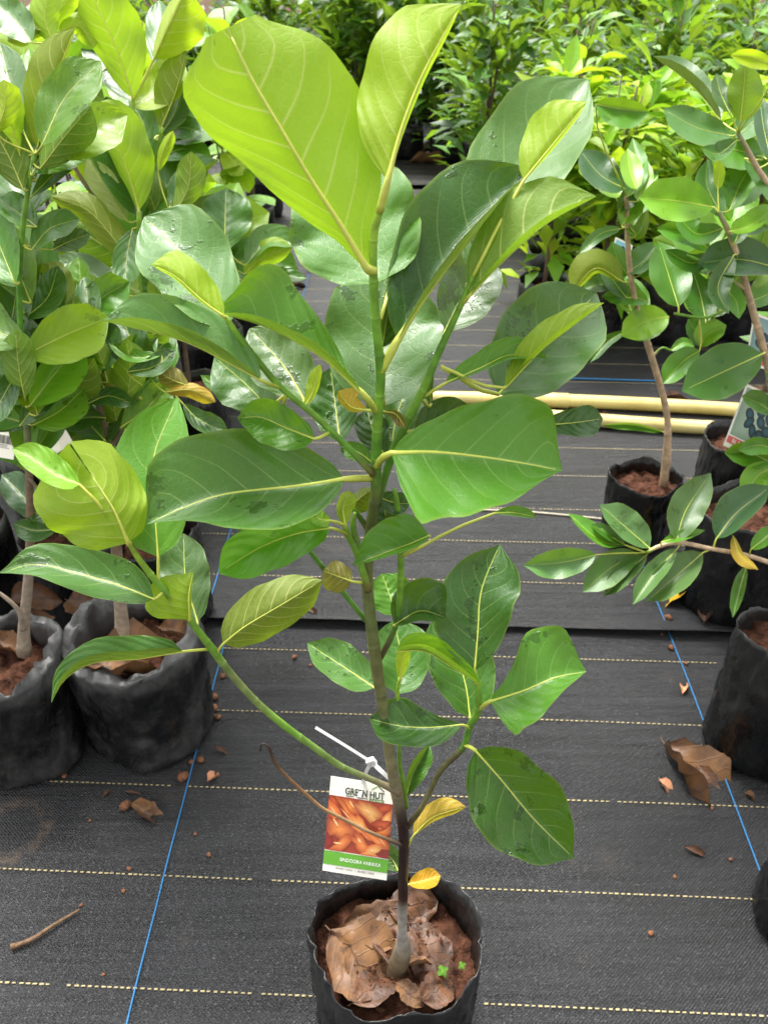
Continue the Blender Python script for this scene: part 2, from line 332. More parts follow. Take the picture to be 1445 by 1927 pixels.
class Plant:
    """a plant at upright-plane distance Y; its stems and leaves are laid out from what the photograph shows, each with its own depth"""
    def __init__(s, name, label, cat, base, Y, group=None, lmat='leaf'):
        s.root = thing(name, label, cat, base, group); s.base = Vector(base); s.Y = Y; s.samples = []; s.lmat = lmat; s.slim = .88
    def stem(s, name, pts, rings=(), dz=0, seg=9, sub=6, mat_='stem', attach=True, z0=None):
        """pts: (px, py, radius px, colour sRGB, dz)"""
        n = (len(pts) - 1) * sub
        arr = catmull([(p[0], p[1], p[2], p[4] if len(p) > 4 else 0, *lin(p[3])) for p in pts], n)
        path, rad, cols = [], [], []
        for i, a in enumerate(arr):
            z = depth(a[1], s.Y) + dz + a[3]
            q = at(a[0], a[1], z); r = max(.5, a[2]) * s.slim * z / F_PX
            c = np.clip(a[4:7], .004, 1) * 1.3 * (1 + .18 * noise.noise(Vector((a[0] * .06, a[1] * .06, 5))))
            path.append(q - s.base); rad.append(r * (1 + .05 * noise.noise(Vector((a[0] * .05, a[1] * .05, 1))))); cols.append(c)
            if attach: s.samples.append((a[0], a[1], z))
        # node rings: a slim swelling with a pale scar
        path2, rad2, col2 = [], [], []
        ring_i = set(min(n - 1, max(1, int(r * n))) for r in rings)
        for i in range(n + 1):
            if i in ring_i:
                d = (path[i + 1] - path[i - 1]).normalized() * rad[i] * .16
                for off, rr, cc in ((-2.2, 1.0, 1), (-.8, 1.05, 1.0), (0, 1.10, 2.1), (.8, 1.06, 1.0), (2.6, .98, 1)):
                    path2.append(path[i] + d * off); rad2.append(rad[i] * rr); col2.append(cols[i] * cc if cc == 1 else cols[i] * .5 + np.array((.14, .14, .07)) * (1 if cc > 1.5 else .5))
            else: path2.append(path[i]); rad2.append(rad[i]); col2.append(cols[i])
        V, Fc = tube_data(path2, rad2, seg)
        cv = [c for c in col2 for _ in range(seg)]
        return obj(name, mesh(name, V, Fc, M[mat_], cols=cv), s.root)
    def leaf(s, pts, wl, wr, side='t', col='dark', dz=0.0, k=None, a=.72, b=.48, fwd=0.0, att=None, sl=None, sr=None, wave=.15, tip=.6, bow=None, fold=None,
             nv=16, nu=4, name='leaf', petiole=True, W=None, pr=1.0, PL=None, PR=None):
        sgn = -1 if side == 't' else 1
        if k is None: k = (.5 + rnd.uniform(-.22, .25)) if side == 't' else (-.3 + rnd.uniform(-.2, .2))
        if fold is None: fold = rnd.uniform(.10, .34)
        if bow is None: bow = rnd.uniform(-.3, .6)
        bx, by = pts[0][:2]
        if att: sx, sy, sz = att[0], att[1], min(s.samples, key=lambda q: (q[0] - att[0]) ** 2 + (q[1] - att[1]) ** 2)[2]
        elif s.samples: sx, sy, sz = min(s.samples, key=lambda q: (q[0] - bx) ** 2 + (q[1] - by) ** 2)
        else: sx, sy, sz = bx, by, depth(by, s.Y)
        # carry the stem's offset from the plant's plane over to the leaf base
        zb = depth(by, s.Y) + (sz - depth(sy, s.Y)) + dz
        arr = catmull([(p[0], p[1], p[2] if len(p) > 2 else 0) for p in pts], nv)
        pk = (a / (a + b)) ** a * (b / (a + b)) ** b
        Wr = W if W else max(abs(wl), abs(wr)) * zb / F_PX * 1.03
        L = sum(math.hypot(arr[i + 1][0] - arr[i][0], arr[i + 1][1] - arr[i][1]) for i in range(nv))
        def outl(T, v):
            f = v * (len(T) - 1); q = min(int(f), len(T) - 2); t = f - q
            p0, p1, p2, p3 = (2 * T[0] - T[1] if q == 0 else T[q - 1]), T[q], T[q + 1], (T[q + 2] if q + 2 < len(T) else T[-1])
            if q == 0: return p1 + (p2 - p1) * t ** .6
            return max(0, .5 * (2 * p1 + (p2 - p0) * t + (2 * p0 - 5 * p1 + 4 * p2 - p3) * t * t + (3 * p1 - p0 - 3 * p2 + p3) * t ** 3))
        if PL: wl = max(PL)
        if PR: wr = max(PR)
        Wr = W if W else max(abs(wl), abs(wr)) * zb / F_PX * 1.03
        ph1, ph2 = rnd.uniform(0, 6), rnd.uniform(0, 6); fr = rnd.uniform(1.6, 3.0)
        V, UV = [], []; ctr = []
        for i in range(nv + 1):
            v = i / nv
            t = arr[min(i + 1, nv)] - arr[max(i - 1, 0)]; tl = math.hypot(t[0], t[1]) or 1; tx, ty = t[0] / tl, t[1] / tl
            nx, ny = ty, -tx
            pr_ = (v ** a * (1 - v) ** b / pk) if 0 < v < 1 else 0.0
            if v > .84: pr_ *= 1 - tip * ((v - .84) / .16) ** 1.2
            if i == nv: pr_ = .02
            for j in range(-nu, nu + 1):
                u = j / nu; w_ = wl if u < 0 else wr; pv = pr_; T = PL if u < 0 else PR
                if T: pv = outl(T, v) / max(T)
                sg = (sl if u < 0 else sr) or sgn
                off = abs(u) * pv * w_ * (1 + .035 * math.sin(9 * v + ph1 + u) + .02 * math.sin(23 * v + ph2 * 3 + u * 2))
                sx_ = 1 if u < 0 else -1
                fw = fwd * L * u * u * v * v * (1 if u < 0 else 1)
                X = arr[i][0] + nx * off * sx_ + tx * fw; Y_ = arr[i][1] + ny * off * sx_ + ty * fw
                ap = abs(w_) * zb / F_PX
                e = math.sqrt(max(0, Wr * Wr - ap * ap)) * sg * pv * abs(u)
                e += fold * Wr * sgn * pv * abs(u) ** 1.6
                e += wave * Wr * pv * u * u * math.sin(fr * 2 * math.pi * v + (ph1 if u < 0 else ph2))
                z = zb + arr[i][2] - sgn * bow * Wr * 4 * v * (1 - v) * .35 + k * (by - Y_) * zb / F_PX + e
                V.append(at(X, Y_, max(.12, z))); UV.append((.5 + u * .5, v))
            ctr.append(V[-nu - 1])
        row = 2 * nu + 1
        Fc = []
        for i in range(nv):
            for j in range(row - 1):
                q = (i * row + j, i * row + j + 1, (i + 1) * row + j + 1, (i + 1) * row + j)
                Fc.append(q if side == 't' else q[::-1])
        fm = [0] * len(Fc)
        org = ctr[0]
        # midrib and petiole: one tapering stalk
        zc = zb
        path = []
        r0 = max(.0008, min(.0019, Wr * .030)) * pr
        if petiole:
            A = at(sx, sy, sz); B = org
            dist = (A - B).length
            out_d = (ctr[1] - ctr[0]).normalized()
            for t in (0, .25, .5, .75):
                h = A.lerp(B, t); path.append(h - out_d * dist * .12 * math.sin(math.pi * t) * t)
        np_ = len(path)
        path += ctr[:nv]
        rad = [r0 * 1.5] * np_ + [r0 * (1.25 - 1.12 * (i / nv) ** .5) for i in range(nv)]
        tv, tf = tube_data(path, rad, 6)
        o0 = len(V); V += tv; UV += [(.5, 0)] * len(tv)
        Fc += [tuple(o0 + q for q in f) for f in tf]; fm += [1] * len(tf)
        V = [v - org for v in V]
        me = mesh(name, V, Fc, [M[s.lmat], M['midrib']], uvs=UV, fm=fm)
        o = obj(name, me, s.root, org - s.base); leafcol(o, col)
        return o

# ------------------------------------------------------------------ ground
def yY(py): return gp(CX, py).y
def plane(name, x0, x1, y0, y1, z, m, nx=1, ny=1, zf=None):
    V = [(x0 + (x1 - x0) * i / nx, y0 + (y1 - y0) * j / ny, z) for j in range(ny + 1) for i in range(nx + 1)]
    if zf: V = [zf(*v) for v in V]
    Fc = [(j * (nx + 1) + i, j * (nx + 1) + i + 1, (j + 1) * (nx + 1) + i + 1, (j + 1) * (nx + 1) + i) for j in range(ny) for i in range(nx)]
    return obj(name, mesh(name, V, Fc, m))
gr = plane('ground', -120, 120, -20, 250, -.012, M['soil']); gr['kind'] = 'structure'
SEAM1, SEAM2 = yY(1183), yY(357)
def seam_x(y0, s): return lambda x: y0 - s * x * (y0 / 1.0)
near = plane('ground_cover', -8, 8, -3, SEAM1 + .12, 0, M['mat']); near['kind'] = 'structure'
def lifted(Y0, amp, slope):
    def f(x, y, z):
        e = Y0 + slope * (x) + .006 * noise.noise(Vector((x * 3, 0, Y0)))
        t = y - Y0
        y2 = e + t
        lift = amp * math.exp(-t / .03) * (.75 + .6 * noise.noise(Vector((x * 2.2, 4, Y0)))) if t < .3 else 0
        return (x, y2, z + max(0, lift))
    return f
def cover(Y0, Y1, z, amp, slope):
    ys = [0, .004, .015, .03, .05, .09, .16, .3, Y1 - Y0]; xs = np.linspace(-8, 8, 161)
    f = lifted(Y0, amp, slope); V = [f(x, Y0 + t, z) for t in ys for x in xs]; n = len(xs)
    # the hem turns under, so the edge has thickness
    V += [(v[0], v[1] + .012, max(z - .004, v[2] - .006)) for v in V[:n]]
    Fc = [(j * n + i, j * n + i + 1, (j + 1) * n + i + 1, (j + 1) * n + i) for j in range(len(ys) - 1) for i in range(n - 1)]
    b = len(ys) * n
    Fc += [(b + i, b + i + 1, i + 1, i) for i in range(n - 1)]
    o = obj('ground_cover', mesh('ground_cover', V, Fc, M['mat'])); o['kind'] = 'structure'; return o
SL = -.042
far = cover(SEAM1, SEAM2 + .15, .006, .016, SL)
far2 = cover(SEAM2, 16, .012, .03, SL)
def stitches(Y, x0, x1, z, parent, pitch=.0098, slope=SL):
    V, Fc = [], []; x = x0; gap = 0
    while x < x1:
        x += pitch * rnd.uniform(.9, 1.1)
        if gap > 0: gap -= 1; continue
        if rnd.random() < .006: gap = rnd.randint(1, 3)
        l = pitch * rnd.uniform(.5, .68); h = .0011 * rnd.uniform(.8, 1.2); y = Y + slope * x + .004 * noise.noise(Vector((x * 1.5, Y * 5, 0))); b = len(V)
        V += [(x, y - h, z), (x + l, y - h, z), (x + l, y + h, z), (x, y + h, z), (x + l * .15, y, z + .0012), (x + l * .85, y, z + .0012)]
        Fc += [(b, b + 1, b + 5, b + 4), (b + 1, b + 2, b + 5), (b + 2, b + 3, b + 4, b + 5), (b + 3, b, b + 4)]
    o = obj('marker_line', mesh('marker_line', V, Fc, M['stitch']), parent); o['kind'] = 'stuff'
for py in (2170, 1878, 1662, 1490, 1343, 1226):
    Yl = yY(py + 4); stitches(Yl, -1.5, 1.6, .002, near)
fy = [yY(p) for p in (1094, 1018, 955, 892, 840)]
Ystep = (yY(654) - fy[0]) / 9
while fy[-1] < SEAM2 - .1: fy.append(fy[-1] + Ystep)
for Yl in fy: stitches(Yl, -2.2, 3.0, .0085, far)
for i in range(8): stitches(SEAM2 + .2 + i * Ystep * 1.1, -1.5, 1.5, .0145, far2)
def ground_line(name, pts, r, m, parent=None, z=.002, wig=.002):
    P = catmull([gp(*p) for p in pts], 40)
    path = [Vector((p[0] + wig * noise.noise(Vector((p[1] * 6, 1, 0))), p[1] + wig * noise.noise(Vector((p[0] * 6, 2, 0))), z)) for p in P]
    V, Fc = tube_data(path, [r] * len(path), 5); return obj(name, mesh(name, V, Fc, m), parent)
ground_line('blue_thread', [(232, 1955), (322, 1600), (420, 1222), (430, 1190)], .0016, M['blue'], near)
ground_line('blue_thread', [(1256, 1186), (1312, 1330), (1407, 1582), (1530, 1905)], .0016, M['blue'], near)
ground_line('blue_thread', [(392, 1150), (480, 855), (575, 545), (632, 357)], .0018, M['blue'], far, .0085)
ground_line('blue_thread', [(1250, 1176), (1232, 1132), (1205, 1062)], .0018, M['blue'], far, .0085)
tag(ground_line('nylon_string', [(1030, 716), (1100, 718), (1240, 722)], .0032, M['blue'], None, .0105), 'short blue nylon cord lying across the black mat behind the pipes', 'cord')
tag(ground_line('nylon_string', [(905, 965), (1000, 969), (1150, 984)], .003, M['string'], None, .0095), 'pale straight string lying on the black mat below the large wet leaf', 'string')

# ------------------------------------------------------------------ grow bags
def bag_parts(root, base, X, Y, rx, ry, h, soil_z, rim=None, seed=0, seg=96, rows=26, lean=(0, 0), taper=.97, crease=1.0, dust=.15, flap=0.0):
    """a filled polythene bag: creased wall, uneven rim, inner face down to the soil"""
    rim = rim or (lambda a: 0.0)
    V, Fc = [], []
    def R_(a, z, s=1.0):
        t = z / h
        q = 1 + crease * (.035 * noise.noise(Vector((math.cos(a) * 1.6 + seed, math.sin(a) * 1.6, t * 1.5))) + .05 * abs(noise.noise(Vector((math.cos(a) * 2.6 + seed, math.sin(a) * 2.6, t * 2 + 9))))
             + .030 * noise.noise(Vector((math.cos(a) * 9, math.sin(a) * 9, t * 6 + seed + 3))) + .12 * t ** 3 * noise.noise(Vector((math.cos(a) * 1.5 + seed, math.sin(a) * 1.5, t * .8))) + .02 * t ** 2 * abs(noise.noise(Vector((math.cos(a) * 4 + seed, math.sin(a) * 4, t)))))
        rg = 1 - min(1, abs(noise.noise(Vector((math.cos(a) * 2.0 + seed * 3, math.sin(a) * 2.0, t * 2.4 - a * .35)))) * 2.6)
        rg2 = 1 - min(1, abs(noise.noise(Vector((math.cos(a) * 4.4 - seed, math.sin(a) * 4.4, t * 4.2 + 5)))) * 3.2)
        q -= crease * (.045 * rg ** 4 + .022 * rg2 ** 3) * (seg > 40)
        bulge = taper + (1 - taper) * min(1, t * 1.6) + 0.0
        foot = 1 - .12 * max(0, 1 - t / .07) ** 2
        sq = 1 + .03 * math.cos(4 * a + seed)
        return q * bulge * foot * sq * s
    def pt(a, z, s=1.0):
        k = R_(a, z, s); t = z / h
        return Vector((X + lean[0] * t + rx * k * math.cos(a), Y + lean[1] * t + ry * k * math.sin(a), z)) - base
    jag = lambda a: .016 * noise.noise(Vector((math.cos(a) * 1.7 + seed, math.sin(a) * 1.7, 7))) + .0028 * noise.noise(Vector((math.cos(a) * 6 + seed, math.sin(a) * 6, 7)))
    angs = [2 * math.pi * i / seg for i in range(seg)]
    zs = [j / rows for j in range(rows + 1)]
    for t in zs:
        for a in angs:
            top = h + rim(a) + jag(a); V.append(pt(a, max(.001, top * t)))
    inner = [(.985, 0, 0), (.97, -.012, .3), (.955, -.03, .6), (.94, 0, 1)] if not flap else [(.985, .0, 0), (.93, .006, .05), (.86, .010, .1), (.79, .006, .1), (.77, -.006, .2), (.78, -.03, .6), (.8, 0, 1)]
    for sc_, dz_, f in inner:                      # the collar folds in and then drops to the soil
        for a in angs:
            top = h + rim(a) + jag(a)
            lum = (.030 * noise.noise(Vector((math.cos(a) * 2.1 + seed, math.sin(a) * 2.1, sc_ * 5))) + .012 * noise.noise(Vector((math.cos(a) * 6 + seed, math.sin(a) * 6, sc_ * 9)))) * flap * (1 - f) * (sc_ < .96)
            fl = 1 - (1 - sc_) * (.75 + .8 * noise.noise(Vector((math.cos(a) * 1.8 - seed, math.sin(a) * 1.8, 3)))) if flap else sc_
            z = (top + dz_ + lum) * (1 - f) + (soil_z - .012) * f
            V.append(pt(a, max(soil_z - .012, z), min(.985, fl)))
    nr = rows + 1 + len(inner)
    for r in range(nr - 1):
        for i in range(seg):
            i2 = (i + 1) % seg; Fc.append((r * seg + i, r * seg + i2, (r + 1) * seg + i2, (r + 1) * seg + i))
    Fc.append(tuple(range(seg))[::-1])
    b = obj('grow_bag', mesh('grow_bag', V, Fc, M['bag']), root); b.color = (0, 0, 0, dust)
    # soil: lumpy disc
    V, Fc = [], []; rr = 16
    for j in range(rr + 1):
        for a in angs[::(1 if seg > 40 else 2)]:
            p = pt(a, soil_z, .985 * j / rr); p.z += .011 * noise.noise(Vector((p.x * 22 + seed, p.y * 22, 0))) + .012 * noise.noise(Vector((p.x * 70, p.y * 70, seed))) - .006 * (j / rr) ** 4
            V.append(p)
    n = len(angs[::(1 if seg > 40 else 2)])
    for j in range(rr):
        for i in range(n):
            i2 = (i + 1) % n; Fc.append((j * n + i, j * n + i2, (j + 1) * n + i2, (j + 1) * n + i) if j else (0 * n + i, (j + 1) * n + i2, (j + 1) * n + i))
    obj('soil', mesh('soil', V, Fc, M['soil']), b)
    return b

# ------------------------------------------------------------------ unit leaf library for repeats and litter
def unit_leaf(kind, seed, m, nv=9, nu=2, a=.72, b=.5, width=.28, arch=.15, fold=.2, curl=0.0, twist=0.0, stalk=True, rough=0.0):
    r = random.Random(seed); V, UV, Fc = [], [], []
    pk = (a / (a + b)) ** a * (b / (a + b)) ** b
    ctr = []
    for i in range(nv + 1):
        v = i / nv; pr = (v ** a * (1 - v) ** b / pk) if 0 < v < 1 else .015
        y = math.sin(v * arch * 4) / (arch * 4) if arch else v; z = -(1 - math.cos(v * arch * 4)) / (arch * 4) if arch else 0
        tw = twist * v
        for j in range(-nu, nu + 1):
            u = j / nu
            ang = curl * abs(u) * 1.2
            xx = u * pr * width * (math.cos(ang)); zz = abs(u) * pr * width * (fold + math.sin(ang)) + .03 * pr * math.sin(7 * v + seed + u * 2) * abs(u)
            if rough:
                xx += rough * (noise.noise(Vector((u * 2 + seed, v * 6, 0)))) * pr; zz += rough * noise.noise(Vector((u * 3 + seed, v * 7, 5)))
            xr, zr = xx * math.cos(tw) - zz * math.sin(tw), xx * math.sin(tw) + zz * math.cos(tw)
            V.append(Vector((xr, y, z + zr))); UV.append((.5 + .5 * u, v))
        ctr.append(V[-nu - 1])
    row = 2 * nu + 1
    for i in range(nv):
        for j in range(row - 1): Fc.append((i * row + j, i * row + j + 1, (i + 1) * row + j + 1, (i + 1) * row + j))
    fm = [0] * len(Fc)
    if stalk:
        path = [Vector((0, -.16, .03)), Vector((0, -.08, .01))] + ctr[:nv]
        q = .45 if m in (M['dry'], M['dry2']) else .8
        if q < .5: path = path[1:]
        rr = [.014 * q] * (len(path) - nv) + [.013 * q * (1 - .85 * i / nv) for i in range(nv)]
        tv, tf = tube_data(path, rr, 4)
        o0 = len(V); V += tv; UV += [(.5, 0)] * len(tv); Fc += [tuple(o0 + q for q in f) for f in tf]; fm += [1] * len(tf)
    return mesh(kind, V, Fc, [m, M['midrib'] if m not in (M['dry'], M['dry2']) else m], uvs=UV, fm=fm)
LIB = {
    'jack': [unit_leaf('leaf', s, M['leaf'], 10, 3, .72, .45, .29 + .03 * (s % 3), .10 + .07 * (s % 4), .12 + .1 * (s % 3), twist=.3 * ((s % 3) - 1)) for s in range(8)],
    'jam': [unit_leaf('leaf', s, M['leaf2'], 9, 2, .75, .75, .24 + .03 * (s % 3), .08 + .06 * (s % 4), .1 + .12 * (s % 3), twist=.3 * ((s % 3) - 1)) for s in range(6)],
    'shrub': [unit_leaf('leaf', s, M['leaf3'], 7, 2, .8, .9, .15 + .03 * (s % 3), .10 + .08 * (s % 4), .25 + .1 * (s % 3), twist=.3 * ((s % 3) - 1)) for s in range(6)],
    'dry': [unit_leaf('dry_leaf', s, M['dry'], 10, 3, .7, .6, .26, .16, .25, curl=.5, twist=.5 * ((s % 3) - 1), rough=.07) for s in range(4)],
    'flat': [unit_leaf('dry_leaf', s, M['dry2'] if s % 2 else M['dry'], 12, 4, .7, .75, .25, .06 + .05 * (s % 3), .10, curl=.25 * (s % 2), twist=.35 * ((s % 3) - 1), rough=.085) for s in range(5)],
    'dry2': [unit_leaf('dry_leaf', s, M['dry2'], 10, 3, .7, .6, .24, .2, .3, curl=.6, twist=.6, rough=.09) for s in range(3)]}
def place(o, base, tip, up, length=None, ws=1.0):
    d = Vector(tip) - Vector(base); L = length or d.length; y = d.normalized()
    x = y.cross(Vector(up)).normalized(); z = x.cross(y)
    o.matrix_local = Matrix(((x.x * L * ws, y.x * L, z.x * L * ws, base[0]), (x.y * L * ws, y.y * L, z.y * L * ws, base[1]), (x.z * L * ws, y.z * L, z.z * L * ws, base[2]), (0, 0, 0, 1)))

# ------------------------------------------------------------------ the main sapling
POT = Vector((.012, .462, 0))
main = Plant('jackfruit_sapling', 'tall jackfruit sapling with big lime top leaves in a black bag, with printed fruit tag', 'potted plant', POT, .455)
main.slim = .80
def main_rim(a):
    d = math.degrees(a) % 360
    return .012 * math.sin(a * 2 + .4) + .010 * noise.noise(Vector((math.cos(a) * 2.4, math.sin(a) * 2.4, 2))) + .014 * math.exp(-((d - 185) / 16) ** 2) - .012 * math.exp(-((d - 235) / 25) ** 2)
bag_parts(main.root, POT, POT.x, .472, .108, .086, .245, .196, main_rim, seed=3, seg=120, rows=28)
gG, gM, gB, gK, gY = (112, 156, 50), (104, 122, 72), (120, 112, 92), (46, 34, 28), (142, 178, 54)
GG = (92, 140, 46)
main.stem('trunk', [(740, 1842, 21, (104, 90, 68)), (748, 1818, 24, (100, 88, 68)), (757, 1790, 21, (116, 106, 86)), (757, 1755, 11.5, (150, 146, 138)), (757, 1706, 11.5, (142, 138, 128)), (758, 1690, 11.5, (60, 44, 36)), (758, 1650, 12, (44, 30, 26)),
    (760, 1580, 12.5, (44, 28, 24)), (755, 1535, 13, (52, 38, 32)), (746, 1490, 15, (126, 118, 92)), (736, 1440, 12.5, (130, 124, 88)), (720, 1330, 13, (118, 116, 76)), (706, 1235, 15, (110, 112, 66)), (697, 1160, 14, (104, 116, 66)),
    (691, 1090, 13.5, (104, 112, 62)), (697, 1000, 13, (100, 110, 58)), (706, 930, 12.5, (98, 112, 56)), (708, 880, 12.5, GG), (709, 830, 12, GG), (712, 770, 11.5, gG), (716, 700, 11.5, GG), (707, 600, 10.8, gG), (702, 510, 10.5, gG),
    (704, 440, 9.5, gY), (714, 400, 8, gY), (728, 345, 6, gY)], rings=[.36, .42, .5, .545, .6, .655, .69, .735, .785, .83, .875, .925], seg=14, sub=8)
main.stem('branch', [(703, 893, 9, (110, 100, 62)), (655, 842, 7.6, GG), (590, 780, 7.6, gG), (528, 728, 8, gG), (480, 672, 8, gG), (446, 628, 8, gG), (424, 596, 6.5, gY)], rings=[.25, .45, .62, .8], dz=-.004)
main.stem('branch', [(708, 955, 9, (104, 108, 60)), (728, 885, 9.5, GG), (752, 820, 11, GG), (792, 742, 10.5, gG), (826, 662, 9, GG), (862, 585, 8, gG), (890, 520, 6, gG)], rings=[.4, .52, .7, .88], dz=.012)
main.stem('branch', [(693, 1112, 9, (110, 90, 52)), (681, 1070, 8.5, gG), (667, 1030, 8, gG), (655, 1008, 8, gG), (648, 985, 6.5, gY)], rings=[.4, .7], dz=-.012)
main.stem('branch', [(679, 1046, 6, gG), (670, 1015, 7, (120, 150, 66)), (664, 990, 7, gG), (668, 965, 4, gY)], rings=[.4], dz=-.008)
main.stem('branch', [(688, 1168, 6, GG), (650, 1120, 6, GG), (598, 1056, 6, GG), (560, 1010, 5, GG)], rings=[.4, .7], dz=.006)
main.stem('branch', [(690, 992, 8, (120, 92, 60)), (676, 972, 6, GG), (662, 955, 5, gG)], rings=[.4], dz=.004)
main.stem('branch', [(712, 1243, 8, (80, 70, 44)), (733, 1206, 7, (84, 86, 48)), (746, 1170, 7, GG), (752, 1120, 7.5, gG), (754, 1050, 8, gG), (748, 960, 7, gG), (742, 920, 5, gG)], rings=[.25, .5, .7], dz=.006)
main.stem('branch', [(766, 1556, 8, (70, 56, 42)), (797, 1514, 6, (104, 100, 62)), (828, 1452, 6.5, (98, 96, 56)), (862, 1417, 8, (92, 92, 54)), (876, 1398, 8, GG), (884, 1365, 8.5, GG), (900, 1335, 9, gG), (897, 1285, 6, gG), (893, 1255, 4, gY)], rings=[.25, .4, .52, .66, .78], dz=.006)
main.stem('branch', [(752, 1492, 11, (118, 104, 80)), (726, 1479, 8, (124, 112, 84)), (692, 1464, 7.5, (120, 124, 80)), (640, 1441, 7.8, (118, 140, 72)), (588, 1404, 8.2, (112, 142, 64)), (536, 1366, 8.6, gG), (480, 1318, 8.8, (120, 140, 72)), (430, 1262, 9, (116, 132, 72)),
    (402, 1224, 10, gG), (374, 1188, 8.5, gG), (330, 1130, 9, gG), (298, 1098, 9, gG), (262, 1052, 7, gY), (243, 1022, 5, gY)], rings=[.17, .32, .47, .6, .67, .74, .83, .9], dz=-.006)
main.stem('branch', [(756, 1590, 5, (60, 46, 34)), (692, 1564, 4.2, (150, 122, 88)), (644, 1540, 4.2, (156, 128, 90)), (606, 1520, 4, (160, 126, 86)), (571, 1490, 4, (150, 112, 76)), (536, 1457, 3.8, (124, 92, 64)), (516, 1433, 3.8, (90, 66, 48)), (506, 1406, 3.4, (60, 44, 36)), (493, 1399, 1.6, (50, 40, 34)), (490, 1412, 2.5, (50, 40, 34))], dz=-.012, seg=7)
main.stem('branch', [(765, 1520, 4.5, gG), (760, 1480, 5.5, gG), (752, 1440, 5.5, gG), (751, 1400, 5, gG), (748, 1310, 4.6, gY), (752, 1276, 4.2, gY)], rings=[.3, .6], dz=.012)
L = main.leaf
# crown
L([(690, 505), (638, 419), (582, 332), (527, 239), (474, 148), (428, 52)], 138, 172, 'u', 'ulime', -.004, k=-.28, a=.62, b=.34, att=(704, 510), wave=.07, fold=.22, tip=.1, bow=.3, nv=26, nu=7, pr=1.4, PL=[0, 18, 46, 68, 90, 112, 126, 122, 42], PR=[0, 55, 115, 142, 155, 162, 152, 128, 62])
L([(730, 338), (755, 245), (790, 152), (830, 75), (868, 8)], 112, 8, 'u', 'lime', 0, k=-.15, a=.7, b=.5, att=(714, 400), sr=1, nv=20, nu=5, pr=1.5)
L([(706, 534), (684, 450), (640, 300)], 132, 118, 't', 'pale', .03, k=.6, a=.46, b=.4, att=(704, 515))
L([(722, 764), (720, 690), (724, 600), (738, 510)], 112, 108, 't', 'pale', .03, k=.6, a=.5, b=.4, att=(714, 720))
L([(748, 640), (800, 560), (868, 470), (945, 385), (1006, 318)], 128, -13, 't', 'deep', .004, k=.3, a=.75, b=.5, att=(716, 700), sr=-1, pr=1.5)
L([(886, 520), (940, 410), (1010, 280), (1106, 150)], 112, 74, 't', 'pale', .045, k=.5, a=.7, b=.42, att=(878, 552))
L([(985, 340), (1025, 290), (1070, 235), (1104, 192)], 62, 6, 'u', 'lime', .035, k=-.1, a=.7, b=.55, att=(890, 520))
L([(884, 556), (950, 488), (1030, 420), (1121, 370)], 88, -12, 'u', 'umid', -.006, k=-.1, a=.7, b=.55, att=(868, 575), sr=-1)
L([(838, 622), (868, 560), (915, 472)], 52, 62, 't', 'grey', .06, k=.6)
L([(718, 655), (736, 560), (776, 448)], 14, 62, 't', 'deep', .018, k=.3, att=(712, 660))
L([(758, 480), (775, 460), (796, 452)], 14, 10, 'u', 'lime', .05, att=(716, 600))
# upper left fan
L([(680, 738), (600, 668), (500, 615), (414, 590)], -16, 118, 't', 'mid', -.03, k=.35, a=.55, b=.42, att=(708, 776), sl=-1, pr=1.3, nv=20, nu=5, PR=[0, 12, 26, 48, 68, 90, 112, 92, 20])
L([(492, 716), (440, 688), (340, 640), (195, 604)], -24, 78, 't', 'pale', -.02, k=.45, a=.7, b=.45, att=(526, 730), sl=-1, pr=1.1)
L([(430, 612), (390, 545), (335, 470), (272, 408)], 80, 86, 't', 'pale', .02, k=.7, a=.6, b=.36, att=(430, 606))
L([(422, 596), (380, 565), (330, 520), (286, 498)], 5, 48, 'u', 'lime', -.008, k=-.1, a=.65, b=.4)
L([(572, 752), (535, 690), (470, 618)], 62, 60, 't', 'grey', .025, k=.65, a=.65, b=.42)
L([(574, 766), (590, 735), (603, 685)], 16, 8, 'u', 'lime', .004, k=-.1, att=(592, 780))
L([(516, 782), (470, 730), (404, 672)], 55, 48, 't', 'pale', .04, k=.6, att=(540, 742))
L([(478, 772), (430, 742), (378, 706)], 14, 14, 't', 'mid', .05, k=.4, att=(540, 742))
L([(592, 826), (540, 806), (490, 785), (447, 788)], 46, 38, 't', 'mid', -.012, k=.5, a=.6, b=.5, att=(622, 812))
L([(648, 902), (560, 915), (425, 930), (340, 958), (276, 987)], 74, 118, 't', 'dark', -.02, k=.55, a=.5, b=.5, att=(702, 900), nv=24, nu=7, pr=1.25, PL=[0, 47, 69, 78, 75, 59, 34, 14, 0], PR=[0, 58, 88, 106, 117, 119, 118, 104, 0])
L([(737, 853), (815, 851), (900, 859), (985, 872), (1058, 886)], 122, 124, 't', 'mid', -.035, k=.5, a=.42, b=.38, att=(708, 880), nv=24, nu=7, pr=1.25, fold=.3, PL=[0, 42, 66, 86, 104, 124, 132, 108, 0], PR=[0, 118, 124, 122, 114, 95, 70, 32, 0])
L([(622, 994), (560, 1004), (490, 1030), (412, 1078)], 50, 48, 't', 'fresh', -.02, k=.7, a=.5, b=.4, att=(656, 1008))
L([(420, 1212), (460, 1180), (530, 1138), (606, 1092)], 52, 44, 'u', 'oldol', -.004, k=.1, a=.55, b=.55, att=(408, 1232))
L([(662, 1094), (640, 1086), (608, 1074)], 32, 27, 'u', 'rust', -.012, a=.5, b=.4, att=(683, 1097))
L([(622, 980), (605, 978), (588, 966)], 14, 16, 't', 'lt', -.02, a=.5, b=.4, att=(648, 988))
L([(649, 986), (646, 955), (660, 924)], 14, 20, 'u', 'lime', -.03, a=.5, b=.3, k=.1, att=(650, 990))
